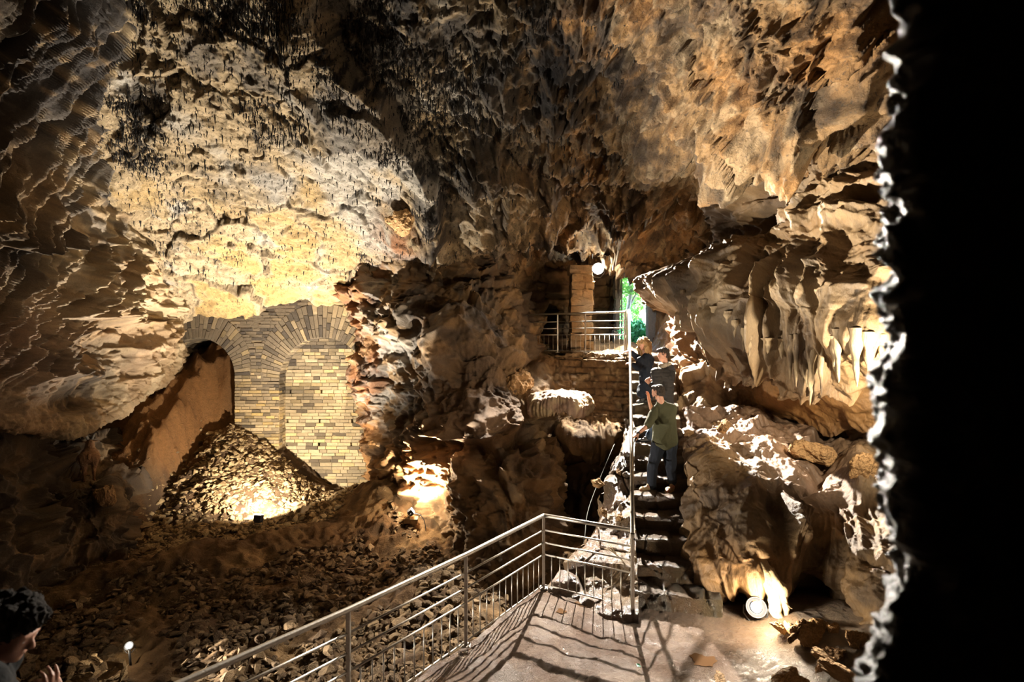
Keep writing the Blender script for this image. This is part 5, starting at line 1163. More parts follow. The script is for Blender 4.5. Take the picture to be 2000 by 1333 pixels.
# flowstone shelf with a fringe of drip tips under the landing
def shelf():
    nu_, nv_ = 220, 90
    t = np.linspace(-math.pi, math.pi, nu_); v = np.linspace(-1, 1, nv_); T, Vv = np.meshgrid(t, v)
    prof = crom(np.array([(.0, .20), (.55, .16), (.9, .05), (1.0, -.06), (1.0, -.16), (.93, -.24), (.6, -.18), (.0, -.16)]), nv_)
    R = prof[:, 0][:, None]; Z = prof[:, 1][:, None]+0*T
    lob = 1+.10*np.sin(5*T+1)+.06*np.sin(9*T)
    X = .66*R*np.cos(T)*lob; Y = .42*R*np.sin(T)*lob; Z = Z+.04*np.sin(3*T)*R
    c0 = P(1092, 782, 11.25); Q = np.stack([X+c0[0], Y+c0[1], Z+c0[2]], -1); q = Q.reshape(-1, 3); nrm = grid_normals(Q, (c0[0], c0[1], c0[2]+50)); cen = Q-np.array(c0); nrm = np.where((nrm*cen).sum(2, keepdims=True) < 0, -nrm, nrm).reshape(-1, 3)
    side = (np.abs(prof[:, 0]-.95) < .12)[:, None]*np.ones_like(T); fr = ridged(np.stack([T.ravel()*9, Z.ravel()*.8, 0*T.ravel()], 1), 2)
    h = .05*fbm(q*4, 4)+.035*(1-np.sqrt(np.clip(voro(q*13)[0], 0, 1)))+.05*(fr-.5)*side.ravel()
    q = q+nrm*h[:, None]; low = (prof[:, 1] < -.2)[:, None]*np.ones_like(T); q[:, 2] -= low.ravel()*.10*np.clip(perlin(np.stack([T.ravel()*14, 0*T.ravel(), 0*T.ravel()], 1))+.3, 0, 1)
    c = mixc(np.tile(PINK, (len(q), 1)), np.tile(CREAM, (len(q), 1)), sstep(-.2, .4, fbm(q*3, 3)))
    o = mesh_np('flowstone_shelf', q, gridfaces(nv_, nu_), M['flow'], c); tag(o, 'pale knobbly flowstone shelf with a fringe of drips below the landing', 'flowstone'); return o
shelf()
# stalactites along the curtain lip and other lips (parts of the walls they grow from)
def stalactite(pxy, d, L, r, parent, seed, lean=0., mat='flow', col=CREAM):
    rg_ = np.random.default_rng(seed); n, m = 14, 12; t = np.linspace(0, 1, n)[:, None]; a = np.linspace(0, 2*np.pi, m, endpoint=False)[None]
    rad = r*(1-t)**.75*(1+.18*np.sin(t*13+seed))+.004; c0 = P(*pxy, d)
    X = c0[0]+rad*np.cos(a)+lean*t*L; Y = c0[1]+rad*np.sin(a); Z = c0[2]+.25*L-1.25*L*t+0*a; q = np.stack([X, Y, Z], -1).reshape(-1, 3); q = q+.25*r*np.stack([perlin(q*9), perlin(q*9+5), 0*q[:, 0]], 1)
    i = np.arange(n*m).reshape(n, m); f = np.stack([i[:-1], np.roll(i[:-1], -1, 1), np.roll(i[1:], -1, 1), i[1:]], -1).reshape(-1, 4)
    return mesh_np('stalactite', q, f, M[mat], mixc(np.tile(col, (len(q), 1)), np.tile(BRN, (len(q), 1)), sstep(-.2, .6, fbm(q*4, 3))), True, parent)
rg2 = np.random.default_rng(77); k = 0
for (x0, y0), (x1, y1) in zip(CURT[:-1], CURT[1:]):
    for t in np.arange(0, 1, 26/max(26, math.hypot(x1-x0, y1-y0))):
        px, py = x0+(x1-x0)*t+rg2.uniform(-6, 6), y0+(y1-y0)*t-26
        iy = np.argmin(np.abs((CX+rightX[..., 0]/rightX[..., 1]*FPX)-px)+np.abs((CY-(rightX[..., 2]-CAMZ)/rightX[..., 1]*FPX)-py)); d = rightX.reshape(-1, 3)[iy][1]
        stalactite((px, py), d+.03, rg2.uniform(.2, .55)*(1.3 if px > 1540 else .7), rg2.uniform(.04, .09), WR, k, rg2.uniform(-.05, .05)); k += 1
for px, py, d, L, r in ((1392, 1142, 6.6, .14, .03), (1405, 1150, 6.55, .16, .03), (1420, 1140, 6.5, .2, .035), (1440, 1128, 6.45, .22, .04), (1456, 1126, 6.4, .2, .045), (1472, 1130, 6.35, .26, .05), (1484, 1136, 6.3, .3, .05), (1380, 1145, 6.7, .12, .03)):
    stalactite((px, py), d, L, r, MND, k, 0, 'flow', ORG); k += 1
# the branching white-lit dripstone right of the round lamp
for pts, rr in (([P(1474, 1075, 6.35), P(1490, 1110, 6.2), P(1508, 1150, 6.1), P(1516, 1190, 6.05), P(1523, 1232, 6.0)], [.05, .10, .10, .06, .03]), ([P(1500, 1105, 6.2), P(1516, 1135, 6.08), P(1530, 1165, 6.03), P(1536, 1200, 6.0), P(1540, 1228, 6.0)], [.05, .07, .055, .03, .015]),
                ([P(1518, 1140, 6.1), P(1533, 1168, 6.0), P(1545, 1188, 5.98)], [.04, .025, .008]), ([P(1505, 1150, 6.1), P(1509, 1178, 6.04), P(1512, 1195, 6.02), P(1520, 1215, 6.0)], [.06, .045, .035, .02])):
    c = crom(np.array(pts), 26); rr2 = crom(np.array(rr)[:, None], 26)[:, 0]; a = np.linspace(0, 2*np.pi, 18, endpoint=False)
    q = np.stack([c[:, None, 0]+rr2[:, None]*np.cos(a), c[:, None, 1]+rr2[:, None]*np.sin(a), c[:, None, 2]+0*a], -1).reshape(-1, 3); q = q+.035*np.stack([fbm(q*7, 3), fbm(q*7+9, 3), fbm(q*7+19, 3)], 1)
    i = np.arange(26*18).reshape(26, 18); f = np.stack([i[:-1], np.roll(i[:-1], -1, 1), np.roll(i[1:], -1, 1), i[1:]], -1).reshape(-1, 4)
    mesh_np('dripstone_strand', q, f, M['flow'], np.tile(CREAM*1.05, (len(q), 1)), True, MND)

# ================================================================ outside the exit
q = np.stack(np.meshgrid(np.linspace(-2, 14, 60), np.linspace(18.5, 40, 60)), -1).reshape(-1, 2); gz = 2.9+.05*(q[:, 1]-18)+.1*fbm(np.stack([q[:, 0], q[:, 1], 0*q[:, 0]], 1)*.8, 3)+2.2*sstep(24, 34, q[:, 1])
eg = mesh_np('ground_outside', np.stack([q[:, 0], q[:, 1], gz], 1), gridfaces(60, 60), M['earth'], np.tile(rgb(200, 196, 180), (len(q), 1))); eg['kind'] = 'structure'
M['leaf'] = plain('leaf', (.22, .50, .10), .5, 0, 0, 2, .5); M['leaf2'] = plain('fern_leaf', (.10, .42, .14), .5, 0, 0, 2, .4); M['bark'] = plain('bark', (.42, .40, .36), .9, 0, .6, 14, .3)
def leaves(name, n, box, size, mat, parent, seed, elong=1.6):
    r_ = np.random.default_rng(seed); u = r_.normal(size=(n, 3)); u /= np.linalg.norm(u, axis=1)[:, None]; c = u*r_.uniform(.35, 1, n)[:, None]**.5*np.array(box[1])+np.array(box[0])
    a = r_.normal(size=(n, 3)); a /= np.linalg.norm(a, axis=1)[:, None]; b_ = np.cross(a, r_.normal(size=(n, 3))); b_ /= np.linalg.norm(b_, axis=1)[:, None]; nn_ = np.cross(a, b_); s_ = size*r_.uniform(.6, 1.3, n)[:, None]
    Vv = np.stack([c-a*s_*elong, c+b_*s_*.5+nn_*s_*.12, c+a*s_*elong, c-b_*s_*.5+nn_*s_*.12], 1).reshape(-1, 3)
    return mesh_np(name, Vv, np.arange(4*n).reshape(n, 4), mat, None, True, parent)
def shrub(name, loc, box, n, size, mat, label, seed, elong=1.6):
    root = empty(name, loc); tag(root, label, 'shrub'); leaves('foliage', n, ((0, 0, box[2]*.9), box), size, mat, root, seed, elong)
    bm = bmesh.new(); r_ = random.Random(seed)
    for k in range(5): tube(bm, [(r_.uniform(-.05, .05), r_.uniform(-.05, .05), -.02), (r_.uniform(-.3, .3)*box[0], r_.uniform(-.3, .3)*box[1], box[2]), (r_.uniform(-.6, .6)*box[0], r_.uniform(-.6, .6)*box[1], box[2]*1.6)], .015, 6)
    bmobj('stem', bm, M['bark'], root); return root
shrub('fern', (4.85, 20.0, 3.12), (.42, .4, .55), 900, .07, M['leaf2'], 'dark green fern outside the exit behind the woman', 1, 2.6)
shrub('shrub', (4.1, 21.4, 3.05), (.5, .5, .8), 1100, .06, M['leaf2'], 'leafy green shrub outside the exit at the left jamb', 2)
shrub('shrub', (5.0, 22.6, 3.2), (.75, .6, 1.1), 1100, .07, M['leaf'], 'light green shrub outside the exit behind the tree', 3)
TR = empty('tree', (5.0, 21.6, 3.12)); tag(TR, 'slender pale trunked tree outside the cave exit', 'tree')
bm = bmesh.new(); tube(bm, [(0, 0, -.05), (.05, 0, .8), (-.1, 0, 1.6), (.02, 0, 2.3), (-.05, 0, 3.2), (.1, 0, 4.2)], [.11, .10, .09, .085, .07, .04], 9); tube(bm, [(-.05, 0, 1.7), (.3, .1, 2.3), (.35, .2, 3.0)], [.05, .04, .02], 7); bmobj('trunk', bm, M['bark'], TR)
leaves('crown', 2600, ((-.15, .1, 3.1), (1.3, .9, 1.0)), .075, M['leaf'], TR, 9)
for k, (a, b_, c_) in enumerate(((2.5, 30, 'far left pale green tree seen through the exit'), (6.2, 29, 'far middle pale green tree seen through the exit'), (9.5, 31, 'far right pale green tree seen through the exit'))):
    t = empty('tree', (a, b_, 4.5)); tag(t, c_, 'tree'); leaves('crown', 1500, ((0, 0, 2.2), (1.8, 1.4, 2.0)), .16, M['leaf'], t, 20+k); bm = bmesh.new(); tube(bm, [(0, 0, -.6), (.1, 0, 2.2)], [.16, .08], 8); bmobj('trunk', bm, M['bark'], t)
# pale gravel on the landing and by the exit
def gravel():
    r_ = np.random.default_rng(4); n = 2600; x = np.concatenate([r_.uniform(.35, 1.38, n//2), r_.uniform(2.12, 3.15, n//2)]); y = np.concatenate([13.75+r_.uniform(0, .55, n//2), r_.uniform(12.75, 14.4, n//2)])
    z = np.where(x < 1.6, 3.05+.32*np.clip(1.1-x, 0, 1)*sstep(13.3, 13.8, y)+.05, 3.06); s_ = r_.uniform(.015, .05, n); Vs, Ts, b0 = [], [], 0
    for i in range(n):
        v, t = SMA[i % 10]; ang = r_.uniform(0, 6.28); R_ = np.array([[math.cos(ang), -math.sin(ang), 0], [math.sin(ang), math.cos(ang), 0], [0, 0, 1]]); Vs.append((v*s_[i])@R_.T+[x[i], y[i], z[i]]); Ts.append(t+b0); b0 += len(v)
    q = np.concatenate(Vs); o = mesh_np('gravel', q, np.concatenate(Ts), M['earth'], np.tile(rgb(190, 194, 200), (len(q), 1)), False); tag(o, 'pale grey gravel spread over the landing behind the railing', 'gravel', None, 'stuff')
gravel()
# ================================================================ people and the animal
_ico = bmesh.new(); bmesh.ops.create_icosphere(_ico, subdivisions=2, radius=1.); ICO = np.array([tuple(v.co) for v in _ico.verts]); _ico.free()
class Blob:
    """closed pieces that are fused into one continuous surface"""
    def __init__(s): s.bm = bmesh.new()
    def hull(s, *sp):                   # convex hull of spheres (centre, radius)
        vs = []
        for c, r in sp:
            for q in ICO*r+np.array(c, float): vs.append(s.bm.verts.new(q))
        r_ = bmesh.ops.convex_hull(s.bm, input=vs)
        bmesh.ops.delete(s.bm, geom=list({g for g in r_['geom_interior']+r_['geom_unused'] if isinstance(g, bmesh.types.BMVert)}), context='VERTS')
    def chain(s, *sp):
        for a, b in zip(sp[:-1], sp[1:]): s.hull(a, b)
    def ell(s, c, ax, rad):             # ellipsoid with axes ax (3 unit vectors)
        A = np.array(ax); vs = [s.bm.verts.new((q*np.array(rad))@A+np.array(c, float)) for q in ICO]
        bmesh.ops.convex_hull(s.bm, input=vs)
    def build(s, name, mat, parent, voxel=.008, smooth=3, wr=0., wf=9., seed=0, factor=.5):
        me = bpy.data.meshes.new(name+'_base'); s.bm.to_mesh(me); s.bm.free()
        t = bpy.data.objects.new(name, me); COL.objects.link(t)
        m1 = t.modifiers.new('r', 'REMESH'); m1.mode = 'VOXEL'; m1.voxel_size = voxel; m1.adaptivity = 0
        m2 = t.modifiers.new('s', 'SMOOTH'); m2.factor = factor; m2.iterations = smooth
        dg = bpy.context.evaluated_depsgraph_get(); me2 = bpy.data.meshes.new_from_object(t.evaluated_get(dg)); t.modifiers.clear(); t.data = me2; me2.name = name; bpy.data.meshes.remove(me)
        n = len(me2.vertices)
        if wr:
            c_ = np.empty(n*3, F32); me2.vertices.foreach_get('co', c_); c_ = c_.reshape(-1, 3); nr = np.empty(n*3, F32); me2.vertices.foreach_get('normal', nr); nr = nr.reshape(-1, 3)
            f_ = ridged(c_*np.array([wf, wf, wf*.55])+seed, 3)-.7; c_ = c_+nr*(wr*f_)[:, None]; me2.vertices.foreach_set('co', c_.ravel())
        me2.materials.clear(); me2.materials.append(mat); me2.polygons.foreach_set('use_smooth', np.ones(len(me2.polygons), bool)); me2.update()
        if parent is not None: child_at(t, parent)
        return t
def unit(v): v = np.array(v, float); return v/np.linalg.norm(v)
class Frame:
    def __init__(s, c, f, u=(0, 0, 1), k=1.):
        s.c = np.array(c, float); s.f = unit(f); s.r = unit(np.cross(s.f, u)); s.u = np.cross(s.r, s.f); s.k = k
    def __call__(s, a, b, c): return s.c+s.k*(s.f*a+s.r*b+s.u*c)
    def ax(s): return (s.f, s.r, s.u)
def head(b, H):
    k = H.k; e = lambda c, r: b.ell(H(*c), H.ax(), np.array(r)*k); g = lambda *sp: b.hull(*[(H(*c), r*k) for c, r in sp])
    e((-.012, 0, .032), (.098, .077, .09)); g(((.06, -.03, .035), .026), ((.06, .03, .035), .026), ((.055, -.036, -.02), .026), ((.055, .036, -.02), .026), ((.062, 0, -.085), .022), ((.0, -.05, -.06), .018), ((.0, .05, -.06), .018))
    g(((.08, 0, .025), .008), ((.106, 0, -.016), .012)); g(((.098, -.012, -.02), .008), ((.098, .012, -.02), .008)); g(((.076, -.018, -.05), .009), ((.084, 0, -.048), .010), ((.076, .018, -.05), .009)); g(((.08, -.035, .034), .009), ((.086, 0, .036), .009), ((.08, .035, .034), .009))
    for s in (-1, 1): e((-.012, s*.080, -.004), (.019, .008, .033))
def eyes(H, parent, mat):
    for s in (-1, 1):
        b = Blob(); b.ell(H(.074, s*.031, .014), H.ax(), np.array((.012, .013, .011))*H.k); b.build('eye', mat, parent, .004, 1)
def hand(b, wrist, d, palm, side=1, curl=.5, k=1., r=.0085):
    """d: direction of the fingers, palm: palm normal, side: +1 thumb on the right of d seen from the back of the hand"""
    d = unit(d); n = unit(np.array(palm)-d*np.dot(palm, d)); s = np.cross(n, d)*side; w = np.array(wrist, float); q = lambda a, b_, c: w+k*(d*a+s*b_+n*c)
    b.hull((q(0, -.018, 0), .019*k), (q(0, .018, 0), .019*k), (q(.085, -.034, .002), .011*k), (q(.09, .032, .002), .011*k), (q(.03, .032, .01), .014*k))
    for i, L in enumerate((.072, .082, .076, .058)):
        y = .033-.0225*i; a = q(.09-(.004 if i == 3 else 0), y, 0); ang = curl*.45; pts = [(a, r*1.1*k)]; c = curl*(.8+.12*i)
        for j, fr in enumerate((.45, .3, .25)):
            a = a+k*L*fr*(d*math.cos(ang)+n*math.sin(ang)+s*(.06*(1.5-i))*(1-.3*curl)); pts.append((a, r*(1-.1*j)*k)); ang += c
        b.chain(*pts)
    t0, t1 = q(.02, .03, .012), q(.052, .062, .022+.012*curl); t2 = q(.085, .068-.02*curl, .03+.03*curl)
    b.chain((t0, .013*k), (t1, .0105*k), (t2, .0085*k))
def shoe(b, heel, toe, w=.036):
    heel, toe = np.array(heel, float), np.array(toe, float); d = unit(toe-heel); s = np.cross(d, (0, 0, 1)); L = np.linalg.norm(toe-heel)
    b.hull((heel+[0, 0, .035], w), (heel+d*L*.5+[0, 0, .035], w), (heel+d*L*.72+s*.012+[0, 0, .03], w*.95), (heel+d*L*.72-s*.012+[0, 0, .03], w*.95), (toe-d*.03+[0, 0, .022], w*.62))
    b.hull((heel+d*L*.1+[0, 0, .06], w*.9), (heel+d*L*.3+[0, 0, .075], w*.8), (heel+[0, 0, .07], w*.8))
def sole(parent, heel, toe, mat, w=.045):
    heel, toe = np.array(heel, float), np.array(toe, float); d = unit(toe-heel); s = np.cross(d, (0, 0, 1)); L = np.linalg.norm(toe-heel); bm = bmesh.new(); o = []
    for t in np.linspace(0, 6.283, 28, endpoint=False):
        a = math.cos(t); y = math.sin(t)*w*(1 if a > 0 else .82); o.append(heel+d*(L*.46+a*(L*.53))+s*y)
    lo = [bm.verts.new(q+[0, 0, .0]) for q in o]; hi = [bm.verts.new(q+[0, 0, .018]) for q in o]
    bm.faces.new(lo[::-1]); bm.faces.new(hi)
    for j in range(28): bm.faces.new((lo[j], lo[(j+1) % 28], hi[(j+1) % 28], hi[j]))
    bmobj('sole', bm, mat).parent = parent
def hairmesh(name, b, mat, parent, voxel, wr, wf, seed): return b.build(name, mat, parent, voxel, 2, wr, wf, seed)
def skin(name, c):
    m = plain(name, c, .5, 0, .15, 60, .1); s = m.node_tree.nodes['Principled BSDF']; s.inputs['Subsurface Weight'].default_value = .15; s.inputs['Subsurface Radius'].default_value = (.012, .005, .003); s.inputs['Subsurface Scale'].default_value = 1.; return m
SKIN = skin('skin', (.52, .27, .18)); DARKHAIR = plain('dark_brown_hair', (.035, .022, .014), .55, 0, .8, 160, .4); BLOND = plain('blonde_hair', (.50, .32, .15), .5, 0, .8, 140, .3); EYE = plain('eye_white', (.6, .58, .55), .2)
def cloth(n, c, rough=.9, bump=.35, sc=140): return plain(n, c, rough, 0, bump, sc, .15, .2)

# ---- man in the olive shirt on the stairs
def J(px, py, dd): return P(px, py, 8.14+dd)
FZ = step_z(5)+.012
MAN = empty('person', (2.36, 8.14, FZ)); tag(MAN, 'person in an olive shirt and dark trousers standing lowest on the stairs, one hand raised', 'person')
hl, tl = np.array([J(1274, 962, .0)[0], 8.16, FZ]), np.array([J(1246, 962, 0)[0], 8.10, FZ]); hr, tr_ = np.array([J(1318, 962, 0)[0], 8.20, FZ]), np.array([J(1295, 962, 0)[0], 8.02, FZ])
aL, aR = hl+[-.0, 0, .085], hr+[-.0, 0, .085]; kL, kR = J(1275, 913, .02), J(1309, 916, -.0); pL, pR = J(1287, 868, .03), J(1309, 868, .02)
ch = J(1298, 822, .02); nk = J(1292, 790, .03); sL, sR = J(1281, 801, .03), J(1313, 799, .0)
eL, wL = J(1264, 832, -.10), J(1245, 848, -.2); hdL = J(1236, 853, -.23)
eR, wR = J(1276, 812, .28), J(1268, 784, .24)
HM = Frame(J(1285, 768, .04), (-.62, .76, -.12), (.0, .12, 1), 1.02)
b = Blob(); head(b, HM); b.hull((HM(-.025, 0, -.05), .055), (nk, .062))
b.hull((sL, .06), (sR, .06), (ch+[0, .03, 0], .10), (nk, .05)); b.hull((ch, .115), (pL+[.02, 0, 0], .09), (pR, .09))
b.chain((sL, .05), (eL, .042), (wL, .028)); b.chain((sR+[-.02, .08, 0], .05), (eR, .042), (wR, .028))
hand(b, wL, hdL-wL, (-.1, .1, -1), -1, .55); hand(b, wR, (-.14, -.02, 1), (-.75, .6, .1), 1, .35)
for p_, k_, a_ in ((pL, kL, aL), (pR, kR, aR)): b.chain((p_, .088), (k_, .056), (a_, .042))
b.hull((aL, .04), (hl+[0, 0, .03], .03), (tl+[.03, 0, .03], .025)); b.hull((aR, .04), (hr+[0, 0, .03], .03), (tr_+[.03, 0, .03], .025))
b.build('body', SKIN, MAN, .0075, 3); eyes(HM, MAN, EYE)
b = Blob(); b.hull((sL+[.005, 0, .0], .075), (sR, .078), (nk+[0, 0, -.02], .07), (ch+[.02, -.02, 0], .135)); b.hull((ch+[-.05, .02, 0], .12), (ch+[.06, -.01, 0], .12), (J(1288, 862, .03), .128), (J(1309, 862, .0), .122), (J(1298, 866, -.02), .118), (J(1292, 858, -.04), .11))
b.chain((sL, .078), (eL+(sL-eL)*.05, .066)); b.chain((sR+[-.02, .08, 0], .075), (eR+(sR-eR)*.25, .06)); b.hull((nk+[-.02, 0, .015], .06), (nk+[.03, 0, -.0], .066))
b.build('shirt', cloth('olive_cotton', (.072, .072, .040)), MAN, .010, 3, .007, 7, 3)
b = Blob()
for p_, k_, a_, h_ in ((pL, kL, aL, hl), (pR, kR, aR, hr)): b.chain((p_+[0, 0, .06], .115), (p_, .112), (k_, .082), (a_+[.0, 0, .0], .068)); b.hull((a_, .066), (h_+[-.02, 0, .055], .06))
b.hull((pL, .112), (pR, .112), (J(1300, 858, .02), .12)); b.build('trousers', cloth('dark_navy_denim', (.018, .022, .032)), MAN, .010, 3, .014, 6, 9)
SOLE = plain('shoe_sole', (.42, .30, .12), .8)
SH = cloth('beige_shoe', (.50, .38, .22), .7)
for h_, t_ in ((hl, tl), (hr, tr_)):
    b = Blob(); shoe(b, h_+[0, 0, .014], t_+[0, 0, .014]); o = b.build('shoe', SH, MAN, .007, 2); sole(o, h_, t_, SOLE)
b = Blob(); b.ell(HM(-.022, 0, .05), HM.ax(), (.097, .084, .083)); b.ell(HM(-.05, 0, .01), HM.ax(), (.07, .079, .075)); b.ell(HM(.045, 0, .09), HM.ax(), (.05, .065, .035)); hairmesh('hair', b, DARKHAIR, MAN, .007, .010, 60, 1)
b = Blob(); b.hull((HM(.066, 0, -.09), .024), (HM(.02, -.054, -.062), .018), (HM(.02, .054, -.062), .018), (HM(.072, -.02, -.07), .015), (HM(.072, .02, -.07), .015)); b.build('beard', DARKHAIR, MAN, .007, 2, .006, 60, 4)
b = Blob(); d_ = unit(wL-eL); b.hull((wL-d_*.02, .034), (wL-d_*.005, .034)); b.build('watch', M['dark'], MAN, .006, 1)

# ---- person in the quilted jacket behind him
def J2(px, py, dd): return P(px, py, 9.2+dd)
FZ2 = step_z(8)+.012
P2 = empty('person', (2.75, 9.25, FZ2)); tag(P2, 'person with short hair, dark quilted jacket and pale scarf on the stairs, hands clasped', 'person')
HP = Frame(J2(1295, 694, .02), (-.93, -.10, -.10), (0, 0, 1), .98); nk2 = J2(1299, 714, .02); s2L, s2R = J2(1281, 728, -.14), J2(1310, 726, .16); ch2 = J2(1299, 745, .02); h2 = J2(1298, 788, .02)
e2L, w2L = J2(1287, 763, -.20), J2(1270, 750, -.12); e2R, w2R = J2(1296, 763, .2), J2(1271, 748, .06)
f2a, t2a = np.array([J2(1268, 0, 0)[0], 9.22, FZ2]), np.array([J2(1243, 0, 0)[0], 9.2, FZ2]); f2b, t2b = np.array([J2(1306, 0, 0)[0], 9.32, FZ2]), np.array([J2(1280, 0, 0)[0], 9.3, FZ2])
k2a, k2b = J2(1280, 828, -.02), J2(1303, 826, .06)
b = Blob(); head(b, HP); b.hull((HP(-.02, 0, -.05), .05), (nk2, .056)); b.hull((s2L, .06), (s2R, .06), (ch2, .11)); b.hull((ch2, .12), (h2, .12)); b.chain((s2L, .05), (e2L, .042), (w2L, .027)); b.chain((s2R, .05), (e2R, .042), (w2R, .027))
hand(b, w2L, (-.55, .5, .7), (.3, .9, -.2), 1, .9, .95); hand(b, w2R, (-.6, -.4, .65), (.3, -.9, .0), -1, .9, .95)
for k_, f_ in ((k2a, f2a), (k2b, f2b)): b.chain((h2+(k_-h2)*.1, .10), (k_, .058), (f_+[0, 0, .08], .042)); b.hull((f_+[0, 0, .06], .04), (f_+[-.1, 0, .035], .03))
b.build('body', SKIN, P2, .0075, 3); eyes(HP, P2, EYE)
b = Blob(); b.hull((s2L, .085), (s2R, .085), (ch2, .15)); b.hull((ch2+[0, 0, .03], .15), (h2+[0, 0, -.03], .15)); b.chain((s2L, .085), (e2L, .07), (w2L+(e2L-w2L)*.22, .05)); b.chain((s2R, .085), (e2R, .07), (w2R+(e2R-w2R)*.22, .05)); b.hull((nk2+[.05, 0, -.02], .075), (nk2+[.09, 0, -.05], .07))
o = b.build('jacket', cloth('quilted_dark_jacket', (.028, .026, .026), .6), P2, .009, 2)
n_ = len(o.data.vertices); c_ = np.empty(n_*3, F32); o.data.vertices.foreach_get('co', c_); c_ = c_.reshape(-1, 3); nr_ = np.empty(n_*3, F32); o.data.vertices.foreach_get('normal', nr_)
zq = c_[:, 2]*15; c_ = c_+nr_.reshape(-1, 3)*(.012*np.sqrt(1-(2*(zq-np.floor(zq))-1)**2)+.005*fbm(c_*12, 2))[:, None]; o.data.vertices.foreach_set('co', c_.ravel()); o.data.update()
b = Blob(); b.hull((nk2+[-.05, -.06, .0], .045), (nk2+[-.06, .06, .0], .045)); b.hull((nk2+[.05, -.05, .02], .042), (nk2+[-.05, -.07, .0], .042)); b.hull((nk2+[-.08, -.04, -.01], .05), (J2(1283, 745, -.12), .035)); b.hull((J2(1283, 745, -.12), .035), (J2(1279, 766, -.14), .03)); b.build('scarf', cloth('pale_scarf', (.34, .29, .23)), P2, .008, 3, .009, 18, 5)
b = Blob(); b.hull((h2, .135), (h2+[0, 0, -.06], .13))
for k_, f_ in ((k2a, f2a), (k2b, f2b)): b.chain((h2+(k_-h2)*.12, .115), (k_, .082), (f_+[.0, 0, .10], .062)); b.hull((f_+[0, 0, .10], .06), (f_+[-.01, 0, .07], .056))
b.build('trousers', cloth('blue_jeans', (.06, .085, .13)), P2, .010, 3, .012, 7, 12)
for f_, t_ in ((f2a, t2a), (f2b, t2b)): b = Blob(); shoe(b, f_, t_); b.build('shoe', M['dark'], P2, .007, 2)
b = Blob(); b.ell(HP(-.022, 0, .052), HP.ax(), (.102, .086, .088)); b.ell(HP(-.055, 0, .005), HP.ax(), (.065, .078, .075)); b.ell(HP(.05, 0, .095), HP.ax(), (.055, .062, .036)); hairmesh('hair', b, DARKHAIR, P2, .007, .014, 45, 6)

# ---- long-haired person at the top
def J3(px, py, dd): return P(px, py, 10.3+dd)
FZ3 = step_z(11)+.012
P3 = empty('person', (2.66, 10.32, FZ3)); tag(P3, 'person with long blond hair and a dark coat standing highest on the stairs', 'person')
HW = Frame(J3(1256, 673, -.02), (-.70, -.55, -.22), (.05, -.1, 1), .95); nk3 = J3(1261, 693, .03); s3L, s3R = J3(1250, 705, -.14), J3(1270, 703, .14); ch3 = J3(1262, 722, .02); h3 = J3(1262, 752, .02)
e3R, w3R = J3(1246, 701, .12), J3(1232, 686, .0); e3L, w3L = J3(1246, 719, -.22), J3(1235, 711, -.2)
f3a, t3a = np.array([J3(1254, 0, 0)[0], 10.26, FZ3]), np.array([J3(1236, 0, 0)[0]+.05, 10.2, FZ3]); f3b, t3b = np.array([J3(1272, 0, 0)[0], 10.36, FZ3]), np.array([J3(1254, 0, 0)[0], 10.30, FZ3])
b = Blob(); head(b, HW); b.hull((HW(-.02, 0, -.05), .047), (nk3, .052)); b.hull((s3L, .055), (s3R, .055), (ch3, .10)); b.hull((ch3, .11), (h3, .115)); b.chain((s3L, .045), (e3L, .038), (w3L, .025)); b.chain((s3R, .045), (e3R, .038), (w3R, .025))
hand(b, w3R, (-1, .1, -.1), (0, .1, -1), 1, .5, .92); hand(b, w3L, (-.9, .3, .1), (0, .2, -1), 1, .7, .92)
for f_ in (f3a, f3b): b.chain((h3+(f_-h3)*.15, .09), (h3+(f_-h3)*.55+[0, -.02, 0], .055), (f_+[0, 0, .08], .04)); b.hull((f_+[0, 0, .06], .038), (f_+[-.1, 0, .03], .028))
b.build('body', SKIN, P3, .0075, 3); eyes(HW, P3, EYE)
COAT = cloth('navy_coat', (.012, .017, .028), .85)
b = Blob(); b.hull((s3L, .08), (s3R, .08), (ch3, .13)); b.hull((ch3, .135), (h3, .15)); b.hull((h3, .15), (J3(1255, 768, -.04), .115), (J3(1270, 768, .06), .12)); b.chain((s3L, .078), (e3L, .062), (w3L+(e3L-w3L)*.2, .044)); b.chain((s3R, .078), (e3R, .062), (w3R+(e3R-w3R)*.2, .044)); b.hull((nk3+[.03, -.07, -.01], .06), (nk3+[.05, .07, -.01], .06), (nk3+[.10, 0, -.06], .06), (nk3+[-.04, -.06, -.03], .045)); b.build('coat', COAT, P3, .010, 3, .014, 7, 2)
b = Blob()
for f_, t_ in ((f3a, t3a), (f3b, t3b)): b.hull((f_+[0, 0, .06], .05), (f_+[.01, 0, .3], .062)); shoe(b, f_, t_)
b.build('boots', M['dark'], P3, .008, 2)
b = Blob(); b.ell(HW(-.02, 0, .045), HW.ax(), (.115, .105, .098)); b.hull((HW(-.06, .06, .0), .075), (HW(-.05, .085, -.12), .07), (HW(-.03, .09, -.24), .045)); b.hull((HW(-.06, -.06, .0), .075), (HW(-.05, -.085, -.12), .07), (HW(-.03, -.09, -.22), .045)); b.hull((HW(-.08, 0, .0), .085), (HW(-.11, .02, -.16), .085), (HW(-.11, .03, -.28), .05)); b.hull((HW(.02, .09, .02), .035), (HW(.03, .095, -.12), .032)); b.hull((HW(.02, -.09, .02), .035), (HW(.03, -.095, -.12), .032)); hairmesh('hair', b, BLOND, P3, .007, .030, 17, 8)

